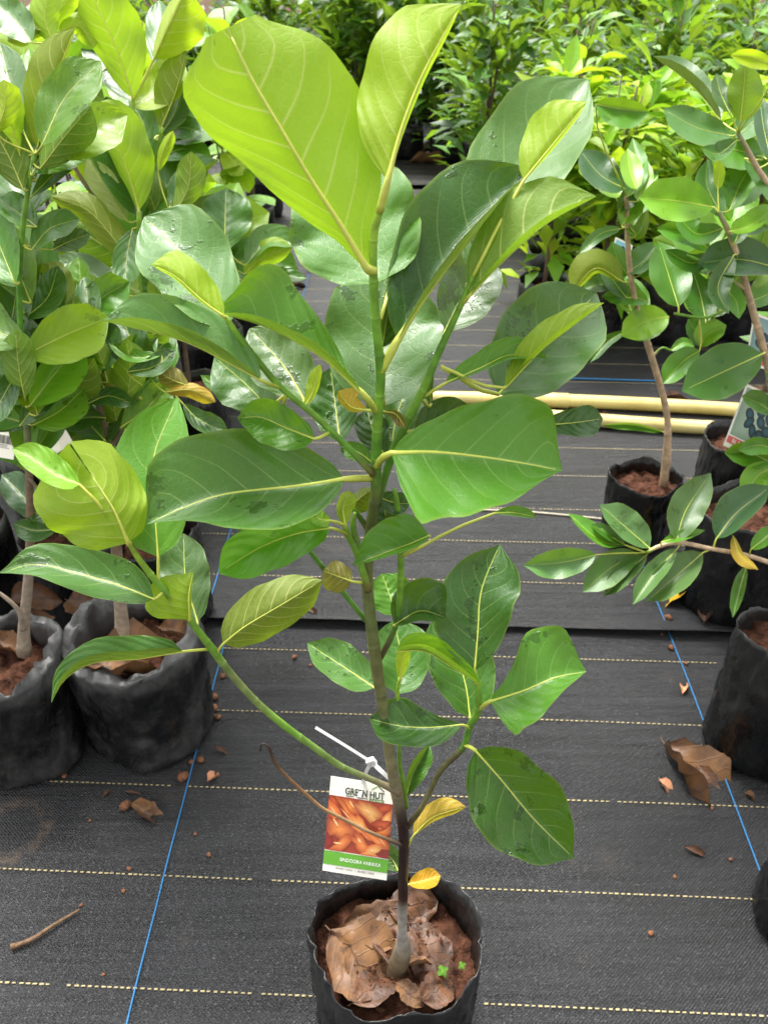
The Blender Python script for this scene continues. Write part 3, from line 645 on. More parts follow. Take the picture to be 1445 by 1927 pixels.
L([(808, 1008), (775, 1022), (720, 1042), (664, 1064)], 10, 62, 't', 'mid', -.035, k=.5, a=.42, b=.8, att=(752, 1050), sl=-1)
L([(748, 968), (730, 985), (718, 925)], 30, 30, 't', 'deep', .02)
L([(744, 1158), (735, 1125), (718, 1080)], 40, 44, 't', 'mid', .012, k=.6, a=.5, b=.4)
L([(742, 1176), (790, 1150), (838, 1162)], 62, 18, 't', 'deep', -.01, k=.3, a=.6, b=.4)
# lower right
L([(893, 1262), (899, 1190), (906, 1110), (940, 1024)], 78, 82, 't', 'deep', -.012, k=.35, a=.5, b=.38, att=(897, 1290), nu=6, nv=22, PL=[0, 50, 75, 80, 80, 74, 62, 35, 0], PR=[0, 28, 46, 58, 66, 70, 66, 50, 0])
L([(884, 1350), (876, 1290), (852, 1210), (826, 1150)], 58, 66, 't', 'dark', .025, k=.5, a=.55, b=.42)
L([(704, 1294), (660, 1264), (578, 1210)], 34, 42, 't', 'pale', .018, k=.6, a=.6, b=.6, att=(714, 1300))
L([(748, 1306), (756, 1250), (742, 1166)], 52, 56, 't', 'dark', .024, k=.6, a=.55, b=.4)
L([(753, 1278), (757, 1250), (764, 1218)], 14, 12, 'u', 'lime', -.004, a=.6, b=.25, att=(752, 1282))
L([(746, 1226), (800, 1226), (850, 1256), (908, 1292)], 34, -13, 't', 'lt', -.010, k=.3, a=.35, b=.7, att=(757, 1262), sr=-1, petiole=False)
L([(922, 1320), (985, 1300), (1045, 1275), (1103, 1264)], 84, 72, 't', 'mid', -.015, k=.5, a=.36, b=.36, att=(902, 1334), nu=6, nv=22, fold=.12, PL=[0, 20, 40, 60, 80, 97, 97, 80, 0], PR=[0, 72, 66, 58, 48, 38, 28, 14, 0])
L([(868, 1364), (810, 1369), (750, 1366), (694, 1352)], 38, 52, 't', 'deep', -.02, k=.55, att=(884, 1372), nu=5, nv=20, PL=[0, 20, 32, 38, 38, 38, 34, 26, 0], PR=[0, 12, 22, 34, 44, 52, 52, 40, 0])
L([(894, 1412), (945, 1470), (1005, 1542), (1080, 1616)], 78, 80, 't', 'dark', -.02, k=.25, a=.5, b=.42, att=(874, 1402), nu=6, nv=22, PL=[0, 46, 66, 74, 78, 75, 58, 37, 0], PR=[0, 55, 77, 88, 91, 86, 74, 53, 0])
L([(764, 1498), (778, 1452), (808, 1402)], 10, 24, 't', 'dark', .014, k=.4)
L([(778, 1572), (815, 1538), (876, 1518)], 28, 8, 'u', 'yellow', .006, k=.1, att=(764, 1606))
L([(769, 1664), (795, 1658), (829, 1648)], 22, 17, 't', 'yellow', .008, att=(759, 1684))
L([(750, 1640), (736, 1615), (712, 1602)], 26, 22, 't', 'grey', .02)
L([(690, 772), (660, 765), (636, 736)], 10, 28, 'u', 'yellow', .0, a=.7, b=.3, att=(710, 775))
L([(640, 832), (632, 770), (622, 692)], 52, 46, 't', 'deep', .05, k=.5)
L([(738, 862), (745, 790), (790, 664)], 66, 44, 't', 'dark', .05, k=.5)
L([(812, 760), (808, 720), (812, 668)], 22, 8, 't', 'pale', .05, k=.5)
L([(836, 722), (905, 692), (960, 668), (1030, 674)], 34, 8, 't', 'mid', -.006, k=.4, att=(797, 748))
L([(938, 742), (985, 690), (1050, 625), (1122, 552)], 98, 82, 't', 'dark', .02, k=.6, a=.5, b=.36, att=(830, 690))
L([(950, 730), (1015, 662), (1075, 615), (1136, 570)], 40, -9, 'u', 'ulime', -.004, k=-.1, a=.65, b=.6, att=(830, 690), sr=-1)
L([(785, 850), (820, 790), (888, 768)], 34, 16, 't', 'deep', .02, k=.4)
L([(1022, 800), (1075, 796), (1134, 788)], 30, 28, 't', 'deep', .03, k=.5, a=.6, b=.25, att=(760, 812))
L([(930, 966), (965, 965), (1009, 973)], 14, 6, 't', 'mid', .02, att=(752, 1050))
L([(722, 774), (745, 780), (763, 806)], 8, 12, 't', 'rust', .006, att=(712, 772))
L([(652, 960), (680, 935), (700, 920)], 14, 30, 'u', 'olive', .02, att=(662, 958))
L([(706, 932), (738, 945), (772, 948)], 22, 22, 't', 'deep', .022, att=(706, 930))
L([(702, 872), (672, 850), (640, 846)], 18, 18, 't', 'mid', .022, att=(708, 868))
L([(722, 856), (702, 812), (690, 768)], 32, 32, 't', 'deep', .05, att=(709, 840))
L([(690, 1010), (706, 985), (735, 975)], 18, 18, 't', 'mid', .03, att=(697, 1000))
# lower left spray
L([(242, 1022), (216, 962), (190, 920), (172, 893)], 122, 70, 'u', 'ulime', -.012, k=-.1, a=.42, b=.26, fwd=.5, nu=6, nv=18, fold=.05)
L([(150, 912), (105, 893), (60, 862), (24, 845)], 24, 34, 't', 'lt', .004, k=.6, a=.5, b=.5, att=(243, 1022))
L([(298, 1048), (292, 960), (290, 860), (334, 748)], 74, 70, 't', 'mid', .012, k=.4, a=.5, b=.55, att=(298, 1098), nu=5)
L([(290, 1128), (225, 1102), (150, 1080), (70, 1062), (0, 1078)], 34, 54, 't', 'dark', -.008, k=.6, a=.55, b=.8, att=(310, 1112), nu=5)
L([(372, 1170), (350, 1090), (346, 1004)], 48, 46, 't', 'grey', .03, k=.5, a=.6, b=.45)
L([(358, 1166), (356, 1120), (364, 1077)], 84, 5, 'u', 'ulime', -.016, k=-.1, a=.36, b=.7)
L([(345, 1226), (260, 1240), (175, 1248), (122, 1280), (98, 1322)], -17, 46, 't', 'dark', -.01, k=.6, a=.5, b=.8, att=(392, 1222), sl=-1)

# ------------------------------------------------------------------ litter and weeds inside the main bag
def litter(lib, i, b, t, up, label, ws=1.0, cat='dry leaf', group=None, name='dry_leaf', parent=None):
    o = obj(name, LIB[lib][i % len(LIB[lib])]); place(o, b, t, up, ws=ws)
    return tag(o, label, cat, group)
SZ = .205
def pg(px, py, z=SZ): return gp(px, py, z)
litter('flat', 1, pg(622, 1752, .222), pg(765, 1880, .212), (.12, -.12, 1), 'largest pale brown dry leaf lying in the tall sapling bag against its front rim', 1.6)
litter('flat', 2, pg(662, 1888, .218), pg(752, 1812, .216), (-.05, -.05, 1), 'mottled purplish dry leaf lying under the edge of the largest dry leaf', 1.3)
litter('flat', 3, pg(640, 1765, .210), pg(800, 1715, .214), (0, -.1, 1), 'tan dry leaf lying behind the sapling trunk on dark soil', 1.1)
litter('flat', 0, pg(730, 1712, .214), pg(825, 1690, .220), (0, -.3, 1), 'small brown dry leaf tucked against the back wall of the bag', 1.6)
litter('flat', 4, pg(768, 1738, .211), pg(850, 1840, .212), (.1, 0, 1), 'dull purplish brown dry leaf between the sapling trunk and the tiny seedling', 1.5)
litter('dry2', 2, pg(752, 1824, .214), pg(816, 1797, .224), (-.2, .3, 1), 'short curled dry leaf leaning on the trunk knob', .8)
litter('flat', 2, pg(790, 1880, .214), pg(862, 1840, .219), (.2, -.2, 1), 'glossy orange brown dry leaf by the tiny seedling inside the bag', 1.6)
litter('dry', 1, pg(735, 1820, .214), pg(700, 1768, .224), (.3, .2, 1), 'rolled narrow dark dry leaf pointing at the trunk', .45)
litter('flat', 3, pg(745, 1850, .212), pg(800, 1890, .213), (0, 0, 1), 'dark brown dry leaf fragment in front of the trunk knob', 1.2)
V, Fc = [], []
for q in range(150):
    c = Vector((POT.x + rnd.gauss(0, .045), .47 + rnd.gauss(0, .036), 0))
    if ((c.x - POT.x) / .092) ** 2 + ((c.y - .472) / .072) ** 2 > 1: continue
    r_ = rnd.uniform(.0012, .0042); c.z = .206 + rnd.uniform(0, .008); b = len(V)
    V += [c - POT + Vector((r_ * rnd.uniform(.6, 1.2) * sx, r_ * rnd.uniform(.6, 1.2) * sy, r_ * rnd.uniform(.4, .8) * sz)) for sx, sy, sz in ((1, 0, 0), (-1, 0, 0), (0, 1, 0), (0, -1, 0), (0, 0, 1), (0, 0, -1))]
    Fc += [(b + i, b + j, b + k) for i, j, k in ((0, 2, 4), (2, 1, 4), (1, 3, 4), (3, 0, 4), (2, 0, 5), (1, 2, 5), (3, 1, 5), (0, 3, 5))]
o = obj('soil_crumbs', mesh('soil_crumbs', V, Fc, M['soil'], smooth=False), main.root); o['kind'] = 'stuff'
def seedling(px, py, s, label):
    r = thing('seedling', label, 'weed', pg(px, py, .206))
    V, Fc = tube_data([Vector((0, 0, -.004)), Vector((.001, 0, .006)), Vector((0, 0, .012))], [.0007] * 3, 5)
    obj('stem', mesh('stem', V, Fc, M['midrib']), r)
    for k in range(4):
        o = obj('leaf', LIB['jam'][k], r); a = k * 1.57 + .5
        place(o, (0, 0, .012), (math.cos(a) *   .0095 * s, math.sin(a) * .0095 * s, .014), (0, 0, 1), ws=1.5); leafcol(o, 'mid')
seedling(832, 1836, .75, 'tiny bright green four leaved seedling sprouting in the tall sapling bag')
seedling(868, 1826, .5, 'very small pale seedling by the wall of the tall sapling bag')

# ------------------------------------------------------------------ printed tags
def quad_frame(tl, tr, bl):
    """plane through three corners, x to the right 0..1, y down 0..1"""
    ex, ey = tr - tl, bl - tl; n = ex.cross(ey).normalized()
    if n.dot(CAM - tl) < 0: n = -n
    return ex, ey, n
def card(name, label, tl, tr, bl, m=None, cham=0.0, group=None, cat='tag'):
    ex, ey, n = quad_frame(tl, tr, bl); root = thing(name, label, cat, tl, group)
    pts = [(0, 0), (1 - cham, 0), (1, cham * .8), (1, 1), (0, 1)] if cham else [(0, 0), (1, 0), (1, 1), (0, 1)]
    V = [ex * x + ey * y for x, y in pts] + [ex * x + ey * y - n * .0006 for x, y in pts]; k = len(pts)
    Fc = [tuple(range(k))[::-1], tuple(range(k, 2 * k))] + [(i, (i + 1) % k, k + (i + 1) % k, k + i) for i in range(k)]
    obj('card', mesh('card', V, Fc, m or M['card'], smooth=False), root)
    return root, ex, ey, n
def poly_print(name, fr, shapes, lift=.0002):
    """flat printed shapes: list of (points in card space, inner colour, rim colour)"""
    root, ex, ey, n = fr; V, Fc, C = [], [], []
    for q, (pts, ci, co) in enumerate(shapes):
        h = n * (lift + q * .00003); b = len(V)
        cx = sum(p[0] for p in pts) / len(pts); cy = sum(p[1] for p in pts) / len(pts)
        V.append(ex * cx + ey * cy + h); C.append(lin(ci))
        for p in pts: V.append(ex * p[0] + ey * p[1] + h); C.append(lin(co))
        m_ = len(pts)
        for i in range(m_): Fc.append((b, b + 1 + (i + 1) % m_, b + 1 + i))
    return obj(name, mesh(name, V, Fc, M['print'], smooth=False, cols=C), root)
def rect(x0, y0, x1, y1): return [(x0, y0), (x1, y0), (x1, y1), (x0, y1)]
def blob(cx, cy, rx, ry, rot=0, k=14, wob=.1, seed=0, lim=None):
    out = []
    for i in range(k):
        a = 2 * math.pi * i / k; r = 1 + wob * noise.noise(Vector((math.cos(a) * 1.5 + seed, math.sin(a) * 1.5, seed)))
        x, y = rx * r * math.cos(a), ry * r * math.sin(a)
        X, Y = cx + x * math.cos(rot) - y * math.sin(rot), cy + x * math.sin(rot) + y * math.cos(rot)
        if lim: X = min(lim[2], max(lim[0], X)); Y = min(lim[3], max(lim[1], Y))
        out.append((X, Y))
    return out
def text_print(name, fr, s, x, y, h, color, width=None, lift=.0007, bold=0.0):
    """flat lettering: left end at x, baseline at y, letter height h (card space), optional total width"""
    root, ex, ey, n = fr
    cu = bpy.data.curves.new(name, 'FONT'); cu.body = s; cu.size = 1; cu.offset = bold; cu.resolution_u = 3
    o = bpy.data.objects.new(name, cu); COL.objects.link(o)
    dg = bpy.context.evaluated_depsgraph_get(); me0 = bpy.data.meshes.new_from_object(o.evaluated_get(dg))
    bpy.data.objects.remove(o)
    vs = [v.co.copy() for v in me0.vertices]; fs = [tuple(p.vertices) for p in me0.polygons]; bpy.data.meshes.remove(me0)
    if not vs: return
    w0, h0 = max(v.x for v in vs), .70
    sx = (width / w0) if width else h / h0 * ey.length / ex.length
    V = [ex * (x + v.x * sx) + ey * (y - v.y / h0 * h) + n * lift for v in vs]
    return obj(name, mesh(name, V, fs, M['print'], smooth=False, cols=[lin(color)] * len(V)), root)
zt = depth(1560, .455) + .006
fr = card('plant_tag', 'white and green tag with photo of orange fruit bulbs, hanging on the tall sapling', at(622.8, 1460, zt), at(741.5, 1479, zt + .002), at(606.7, 1638, zt - .012), cham=.07)
LIM = (0.0, .2, 1.0, .775)
poly_print('photo_ground', fr, [(rect(0, .2, 1, .775), (120, 44, 22), (150, 52, 24))], .0002)
O1, O2, O3, O4, RD = (224, 136, 66), (190, 84, 34), (232, 184, 104), (158, 62, 24), (138, 42, 22)
bl = [(.08, .24, .12, .07, .2, O2, RD), (.33, .27, .17, .09, .3, O1, RD), (.9, .25, .18, .05, .2, O2, RD), (.08, .37, .17, .075, .4, O1, O2), (.66, .33, .24, .09, .25, O3, O4), (.95, .36, .18, .055, -.25, O3, O2), (.36, .40, .26, .05, .25, O1, O4), (.9, .43, .2, .05, .2, O2, RD),
      (.17, .54, .22, .125, .3, O1, RD), (.56, .50, .2, .085, .0, O3, O2), (.88, .51, .2, .045, .0, O1, O4), (.85, .62, .25, .06, .3, O1, O2), (.04, .68, .07, .08, 0, RD, (120, 30, 26)), (.24, .71, .21, .075, -.15, O1, O4), (.56, .665, .16, .095, .2, O1, O4),
      (.77, .725, .16, .085, -.3, O3, O2), (.97, .74, .12, .06, .4, RD, (130, 36, 26))]
poly_print('fruit_photo', fr, [(blob(x, y, rx * 1.2, ry * .92, ro + .5 * math.sin(i * 2.3), 18, .7, i, LIM), ci, co) for i, (x, y, rx, ry, ro, ci, co) in enumerate(bl)], .0003)
hl = [(.36, .26, .05, .02, .4), (.62, .31, .05, .02, .2), (.14, .48, .05, .025, .4), (.55, .475, .06, .015, 0), (.2, .69, .06, .018, -.3), (.53, .63, .03, .03, .3), (.74, .71, .03, .03, -.3), (.88, .6, .09, .01, .3), (.08, .35, .05, .015, .3), (.3, .385, .1, .01, .25)]
poly_print('fruit_highlights', fr, [(blob(x, y, rx * 1.2, ry * .6, ro + .3, 10, .4, i + 40, LIM), (242, 206, 160), (226, 146, 80)) for i, (x, y, rx, ry, ro) in enumerate(hl)], .0009)
poly_print('green_band', fr, [(rect(0, .785, 1, .925), (92, 158, 40), (92, 158, 40))], .0004)
text_print('tag_lettering', fr, 'GREEN HUT', .24, .165, .07, (52, 66, 48), .62, bold=.028)
poly_print('small_print', fr, [(rect(.26, .178, .38, .188), (96, 104, 92), (96, 104, 92)), (rect(.44, .178, .6, .188), (96, 104, 92), (96, 104, 92))], .0005)
poly_print('slogan_box', fr, [(rect(.63, .172, .86, .203), (92, 120, 52), (92, 120, 52))], .0004)
text_print('tag_lettering', fr, 'ECO FARM', .65, .197, .018, (232, 232, 220), .19)
poly_print('roof_mark', fr, [([(.65, .072), (.755, .022), (.755, .036), (.66, .082)], (104, 150, 62), (104, 150, 62)), ([(.755, .022), (.86, .076), (.85, .086), (.755, .036)], (52, 80, 48), (52, 80, 48))], .0004)
text_print('tag_lettering', fr, 'SINDOORA VARIKKA', .25, .872, .036, (246, 246, 238), .64, bold=.004)
text_print('tag_lettering', fr, '8048512005  |  8048513005', .20, .962, .02, (60, 60, 58), .6)
# white cable tie that holds it
tie = thing('cable_tie', 'white nylon cable tie looped round the low left branch, holding the fruit tag', 'cable tie', at(699, 1434, zt - .03))
def ribbon(name, pts, wpx, root, z0):
    arr = catmull(pts, 24); path = [at(p[0], p[1], z0 + p[2]) - root.location for p in arr]
    V, Fc = [], []
    hw = wpx * z0 / F_PX / 2; th = .0006
    for i, p in enumerate(path):
        t = (path[min(i + 1, 24)] - path[max(i - 1, 0)]).normalized(); v = (CAM - root.location - p).normalized(); s_ = t.cross(v).normalized(); n = s_.cross(t)
        V += [p - s_ * hw + n * th, p + s_ * hw + n * th, p + s_ * hw - n * th, p - s_ * hw - n * th]
    for i in range(len(path) - 1):
        for k in range(4): Fc.append((i * 4 + k, i * 4 + (k + 1) % 4, i * 4 + 4 + (k + 1) % 4, i * 4 + 4 + k))
    Fc += [(3, 2, 1, 0), tuple(len(V) - 4 + k for k in range(4))]
    return obj(name, mesh(name, V, Fc, M['tie'], smooth=False), root)
ribbon('strap', [(594, 1369, -.01), (645, 1400, -.006), (699, 1434, 0)], 5.5, tie, zt - .03)
ribbon('strap', [(699, 1434, 0), (722, 1455, -.004), (752, 1483, .004), (757, 1488, .03)], 8, tie, zt - .03)
ribbon('strap', [(699, 1434, 0), (690, 1450, .006), (684, 1468, .03), (676, 1500, .028)], 7, tie, zt - .03)
bx = [(x, y, z) for x in (-1, 1) for y in (-1, 1) for z in (-1, 1)]
V = [Vector((x * .0044, y * .003, z * .0046 - .0002 * x)) for x, y, z in bx]
hd = obj('lock_head', mesh('lock_head', V, [(0, 1, 3, 2), (4, 6, 7, 5), (0, 4, 5, 1), (2, 3, 7, 6), (0, 2, 6, 4), (1, 5, 7, 3)], M['tie'], smooth=False), tie)
hd.rotation_euler = (0, R(-30), 0); bv = hd.modifiers.new('bevel', 'BEVEL'); bv.width = .0012; bv.segments = 2

# ------------------------------------------------------------------ left front saplings
GBR = (124, 104, 82); LBR = (150, 136, 118)
def bagged(name, label, X, Yc, r, h, soil, rimf, seed, Y=None, group=None, lmat='leaf', ry=None, **kw):
    p = Plant(name, label, 'potted plant', Vector((X, Yc, 0)), Y or Yc, group, lmat)
    bag_parts(p.root, p.base, X, Yc, r, ry or r * .9, h, soil, rimf, seed, **kw); return p
A = bagged('jackfruit_sapling', 'young jackfruit plant in a dusty grey topped black bag touching the blue thread', -.445, .985, .116, .245, .20,
           lambda a: .03 * math.exp(-((math.degrees(a) % 360 - 160) / 28) ** 2) + .022 * math.exp(-((math.degrees(a) % 360 - 15) / 25) ** 2) - .025 * math.exp(-((math.degrees(a) % 360 - 250) / 30) ** 2), 11, lean=(0, .01), dust=1.0, flap=1.0)
A.stem('trunk', [(232, 1205, 22, LBR), (230, 1170, 15, LBR), (224, 1100, 12.5, LBR), (219, 1020, 11.5, GBR), (212, 930, 10, GBR), (203, 850, 9, GBR), (191, 780, 8, GBR), (182, 720, 6, gM), (170, 660, 5, GG), (150, 620, 4.5, gG), (128, 580, 4, gY)], rings=[.3, .5, .7, .85], dz=.01)
A.stem('branch', [(203, 850, 6, GBR), (240, 790, 5, gM), (262, 740, 4, GG), (300, 700, 3.5, gG)], dz=.01)
for a in [
    ([(115, 592), (75, 520), (5, 405)], 28, 56, 't', 'dark'), ([(122, 578), (110, 540), (80, 495)], 20, 34, 'u', 'olive'), ([(112, 626), (80, 590), (45, 545)], 22, 26, 't', 'deep'),
    ([(160, 665), (115, 652), (55, 622)], 8, 24, 'u', 'olive'), ([(150, 727), (90, 712), (28, 690)], 16, 26, 't', 'dark'), ([(142, 738), (90, 738), (32, 752)], 24, 22, 't', 'deep'),
    ([(200, 786), (160, 786), (112, 800)], 22, 18, 't', 'dark'), ([(268, 752), (210, 735), (152, 722)], 10, 12, 'u', 'rust'), ([(190, 702), (196, 655), (200, 600)], 32, 34, 't', 'deep'),
    ([(222, 806), (216, 750), (235, 688)], 36, 36, 'u', 'umid'), ([(305, 668), (250, 672), (205, 646)], 10, 16, 't', 'mid'), ([(312, 738), (360, 734), (406, 756)], 14, 16, 'u', 'yellow'),
    ([(355, 726), (325, 715), (298, 700)], 18, 24, 'u', 'rust'), ([(240, 700), (290, 690), (330, 660)], 22, 18, 't', 'deep'), ([(175, 690), (140, 690), (90, 660)], 20, 22, 't', 'deep'), ([(150, 640), (165, 580), (160, 520)], 26, 26, 't', 'dark'),
    ([(165, 760), (205, 745), (250, 760)], 18, 18, 't', 'deep'), ([(345, 760), (375, 790), (430, 815)], 22, 18, 't', 'deep')]:
    A.leaf(*a, dz=rnd.uniform(-.03, .03))
B = bagged('jackfruit_sapling', 'young jackfruit plant with upright lime leaf pair behind dusty bag', -.50, 1.30, .11, .25, .2, None, 5)
B.stem('trunk', [(290, 985, 10, GBR), (288, 860, 9, LBR), (287, 740, 8, LBR), (282, 640, 7, gM), (272, 540, 6, GG), (264, 460, 6, gG), (262, 398, 5, gY)], rings=[.6, .75, .9], dz=0)
B.stem('branch', [(282, 640, 5, GG), (340, 560, 5, GG), (400, 500, 4.5, gG), (424, 470, 4, gY)])
B.stem('branch', [(272, 540, 5, GG), (296, 450, 4.5, gG), (318, 395, 4, gY)])
for a in [
    ([(262, 396), (237, 312), (206, 245), (157, 206)], 22, 62, 'u', 'ulime'), ([(264, 408), (235, 310), (200, 182)], 56, 58, 't', 'deep'), ([(298, 322), (308, 285), (326, 246)], 10, 14, 'u', 'lime'),
    ([(320, 390), (360, 350), (412, 302)], 44, -12, 't', 'dark'), ([(268, 512), (220, 455), (165, 395), (97, 370)], 26, 30, 'u', 'olive'), ([(240, 556), (175, 520), (97, 490)], 20, 34, 't', 'grey'),
    ([(423, 470), (424, 410), (426, 354)], 44, 52, 't', 'dark'), ([(460, 516), (495, 485), (550, 464)], 30, 20, 'u', 'ulime'), ([(462, 500), (505, 455), (556, 462)], 34, 10, 't', 'pale'), ([(470, 536), (520, 520), (576, 524)], 18, 10, 't', 'dark'),
    ([(240, 416), (205, 360), (164, 300)], 26, 26, 'u', 'cream'), ([(245, 470), (228, 520), (180, 560)], 26, 26, 't', 'deep'), ([(250, 430), (240, 480), (236, 540)], 28, 28, 't', 'dark'), ([(330, 400), (355, 350), (360, 285)], 26, 30, 'u', 'umid')]:
    B.leaf(*a, dz=rnd.uniform(-.02, .03))
C = bagged('jackfruit_sapling', 'jackfruit plant with a brown forked trunk in the bag beside the dusty topped one', -.668, .94, .110, .255, .205,
           lambda a: .02 * math.exp(-((math.degrees(a) % 360 - 20) / 30) ** 2) - .02 * math.exp(-((math.degrees(a) % 360 - 290) / 40) ** 2), 21, dust=.8, flap=1.0)
C.stem('trunk', [(47, 1228, 17, LBR), (46, 1180, 12, LBR), (54, 1090, 10, LBR), (58, 1000, 9, GBR), (56, 900, 8, GBR), (50, 780, 7, gM), (40, 640, 6, GG), (38, 500, 6, GG), (50, 380, 5.5, gG), (66, 290, 5, gG)], rings=[.5, .65, .8], dz=.01)
C.stem('branch', [(45, 1185, 7, LBR), (36, 1150, 5, LBR), (5, 1120, 4, LBR), (-30, 1100, 3, LBR)], attach=False)
C.stem('branch', [(56, 900, 4, GBR), (100, 960, 3, gM), (116, 1010, 3, gM)])
for a in [
    ([(70, 280), (102, 160), (142, 52)], 56, 6, 'u', 'olive'), ([(45, 358), (15, 290), (-35, 205)], 40, 46, 'u', 'umid'), ([(70, 427), (35, 400), (-5, 376)], 22, 34, 't', 'mid'),
    ([(15, 642), (30, 560), (40, 470)], 34, 36, 't', 'dark'), ([(48, 255), (20, 160), (0, 80)], 40, 38, 't', 'grey'), ([(-8, 250), (10, 200), (8, 150)], 26, 30, 'u', 'lime'),
    ([(78, 985), (45, 935), (4, 893)], 30, 34, 't', 'blue'), ([(108, 992), (80, 970), (50, 962)], 16, 16, 't', 'deep'), ([(106, 996), (65, 998), (26, 985)], 22, 18, 't', 'deep'),
    ([(60, 470), (95, 430), (150, 412)], 30, 24, 't', 'pale'), ([(100, 470), (130, 455), (170, 440)], 20, 20, 't', 'grey'), ([(60, 370), (110, 320), (168, 266)], 22, 18, 't', 'dark'), ([(40, 540), (5, 500), (-30, 440)], 30, 30, 't', 'mid'),
    ([(60, 330), (100, 250), (150, 230)], 24, 24, 't', 'grey'), ([(40, 690), (10, 740), (-20, 800)], 26, 26, 't', 'deep'), ([(45, 600), (90, 560), (110, 500)], 28, 28, 't', 'dark')]:
    C.leaf(*a, dz=rnd.uniform(-.02, .03))
D = bagged('jackfruit_sapling', 'tall sapling with broad lime blades rising behind the plant with the lime leaf pair', -.60, 1.62, .11, .25, .2, None, 8, Y=1.45)
D.stem('trunk', [(238, 900, 9, GBR), (242, 700, 8, LBR), (245, 500, 7, gM), (250, 300, 6, GG), (250, 190, 5, gY)], rings=[.6, .8])
D.stem('branch', [(247, 380, 5, GG), (290, 310, 4.5, gG), (306, 240, 4, gY)])
D.stem('branch', [(246, 450, 5, GG), (150, 330, 4.5, GBR), (104, 210, 4.5, gM), (100, 80, 4, GG)])
for a in [
    ([(250, 184), (225, 105), (192, 30), (160, -35)], 42, 62, 'u', 'ulime'), ([(290, 112), (315, 55), (350, -20)], 18, 66, 'u', 'lime'), ([(250, 190), (205, 120), (162, 45)], 34, 34, 't', 'deep'),
    ([(303, 242), (330, 175), (352, 95)], 42, 6, 'u', 'olive'), ([(305, 250), (330, 210), (346, 150)], 18, 26, 't', 'grey'), ([(100, 182), (145, 165), (197, 188)], 24, 26, 'u', 'umid'),
    ([(60, 80), (30, 40), (-10, 5)], 34, 34, 't', 'pale'), ([(90, 60), (55, 55), (15, 78)], 26, 22, 'u', 'olive'), ([(110, 60), (150, 50), (178, 90)], 30, 18, 'u', 'lime'), ([(112, 170), (135, 130), (136, 105)], 26, 20, 't', 'mid'),
    ([(100, 80), (85, 30), (95, -30)], 30, 30, 'u', 'ulime'), ([(100, 60), (120, 10), (160, -30)], 24, 24, 'u', 'lime'), ([(300, 260), (340, 240), (380, 250)], 24, 22, 't', 'dark'), ([(290, 120), (300, 60), (300, 0)], 26, 24, 't', 'pale'),
    ([(250, 300), (220, 250), (170, 250)], 30, 26, 't', 'dark'), ([(300, 300), (345, 280), (398, 300)], 26, 24, 't', 'mid')]:
    D.leaf(*a, dz=rnd.uniform(-.03, .05))

def filler(pl, n, x0, x1, y0, y1, cols, size, seed, dzr=(.03, .14), **kw):
    r = random.Random(seed)
    for _ in range(n):
        q = r.choice([w_ for w_ in pl.samples if x0 < w_[0] < x1 and y0 < w_[1] < y1] or pl.samples); x, y = q[0] + r.uniform(-22, 22), q[1] + r.uniform(-25, 10); a = r.uniform(-2.9, -.25); l = size * r.uniform(.7, 1.15); b_ = r.uniform(-.3, .3)
        w1, w2 = l * r.uniform(.22, .34), l * r.uniform(.18, .34)
        p1 = (x + math.cos(a) * l * .5 + b_ * l * .2, y + math.sin(a) * l * .5); p2 = (x + math.cos(a + b_) * l, y + math.sin(a + b_) * l)
        pl.leaf([(x, y), p1, p2], w1, w2, 'u' if r.random() < .22 else 't', r.choice(cols), dz=r.uniform(*dzr), nv=12, nu=3, **kw)
fc = ['dark', 'mid', 'lt', 'mid', 'bright', 'umid', 'bright', 'ulime', 'ulime']
filler(A, 16, 40, 330, 540, 830, ['dark', 'deep', 'mid', 'deep', 'dark', 'umid'], 135, 1)
filler(B, 16, 180, 400, 380, 660, fc, 160, 2)
filler(C, 26, -20, 110, 200, 820, fc, 190, 3, (-.05, .08))
filler(D, 16, 80, 330, 120, 420, fc + ['lime', 'ulime'], 175, 4)
filler(C, 10, 20, 80, 640, 900, ['mid', 'bright', 'dark', 'umid'], 150, 9, (-.06, .03))
filler(A, 8, 150, 260, 640, 860, ['mid', 'bright', 'dark', 'umid'], 120, 10, (-.03, .05))

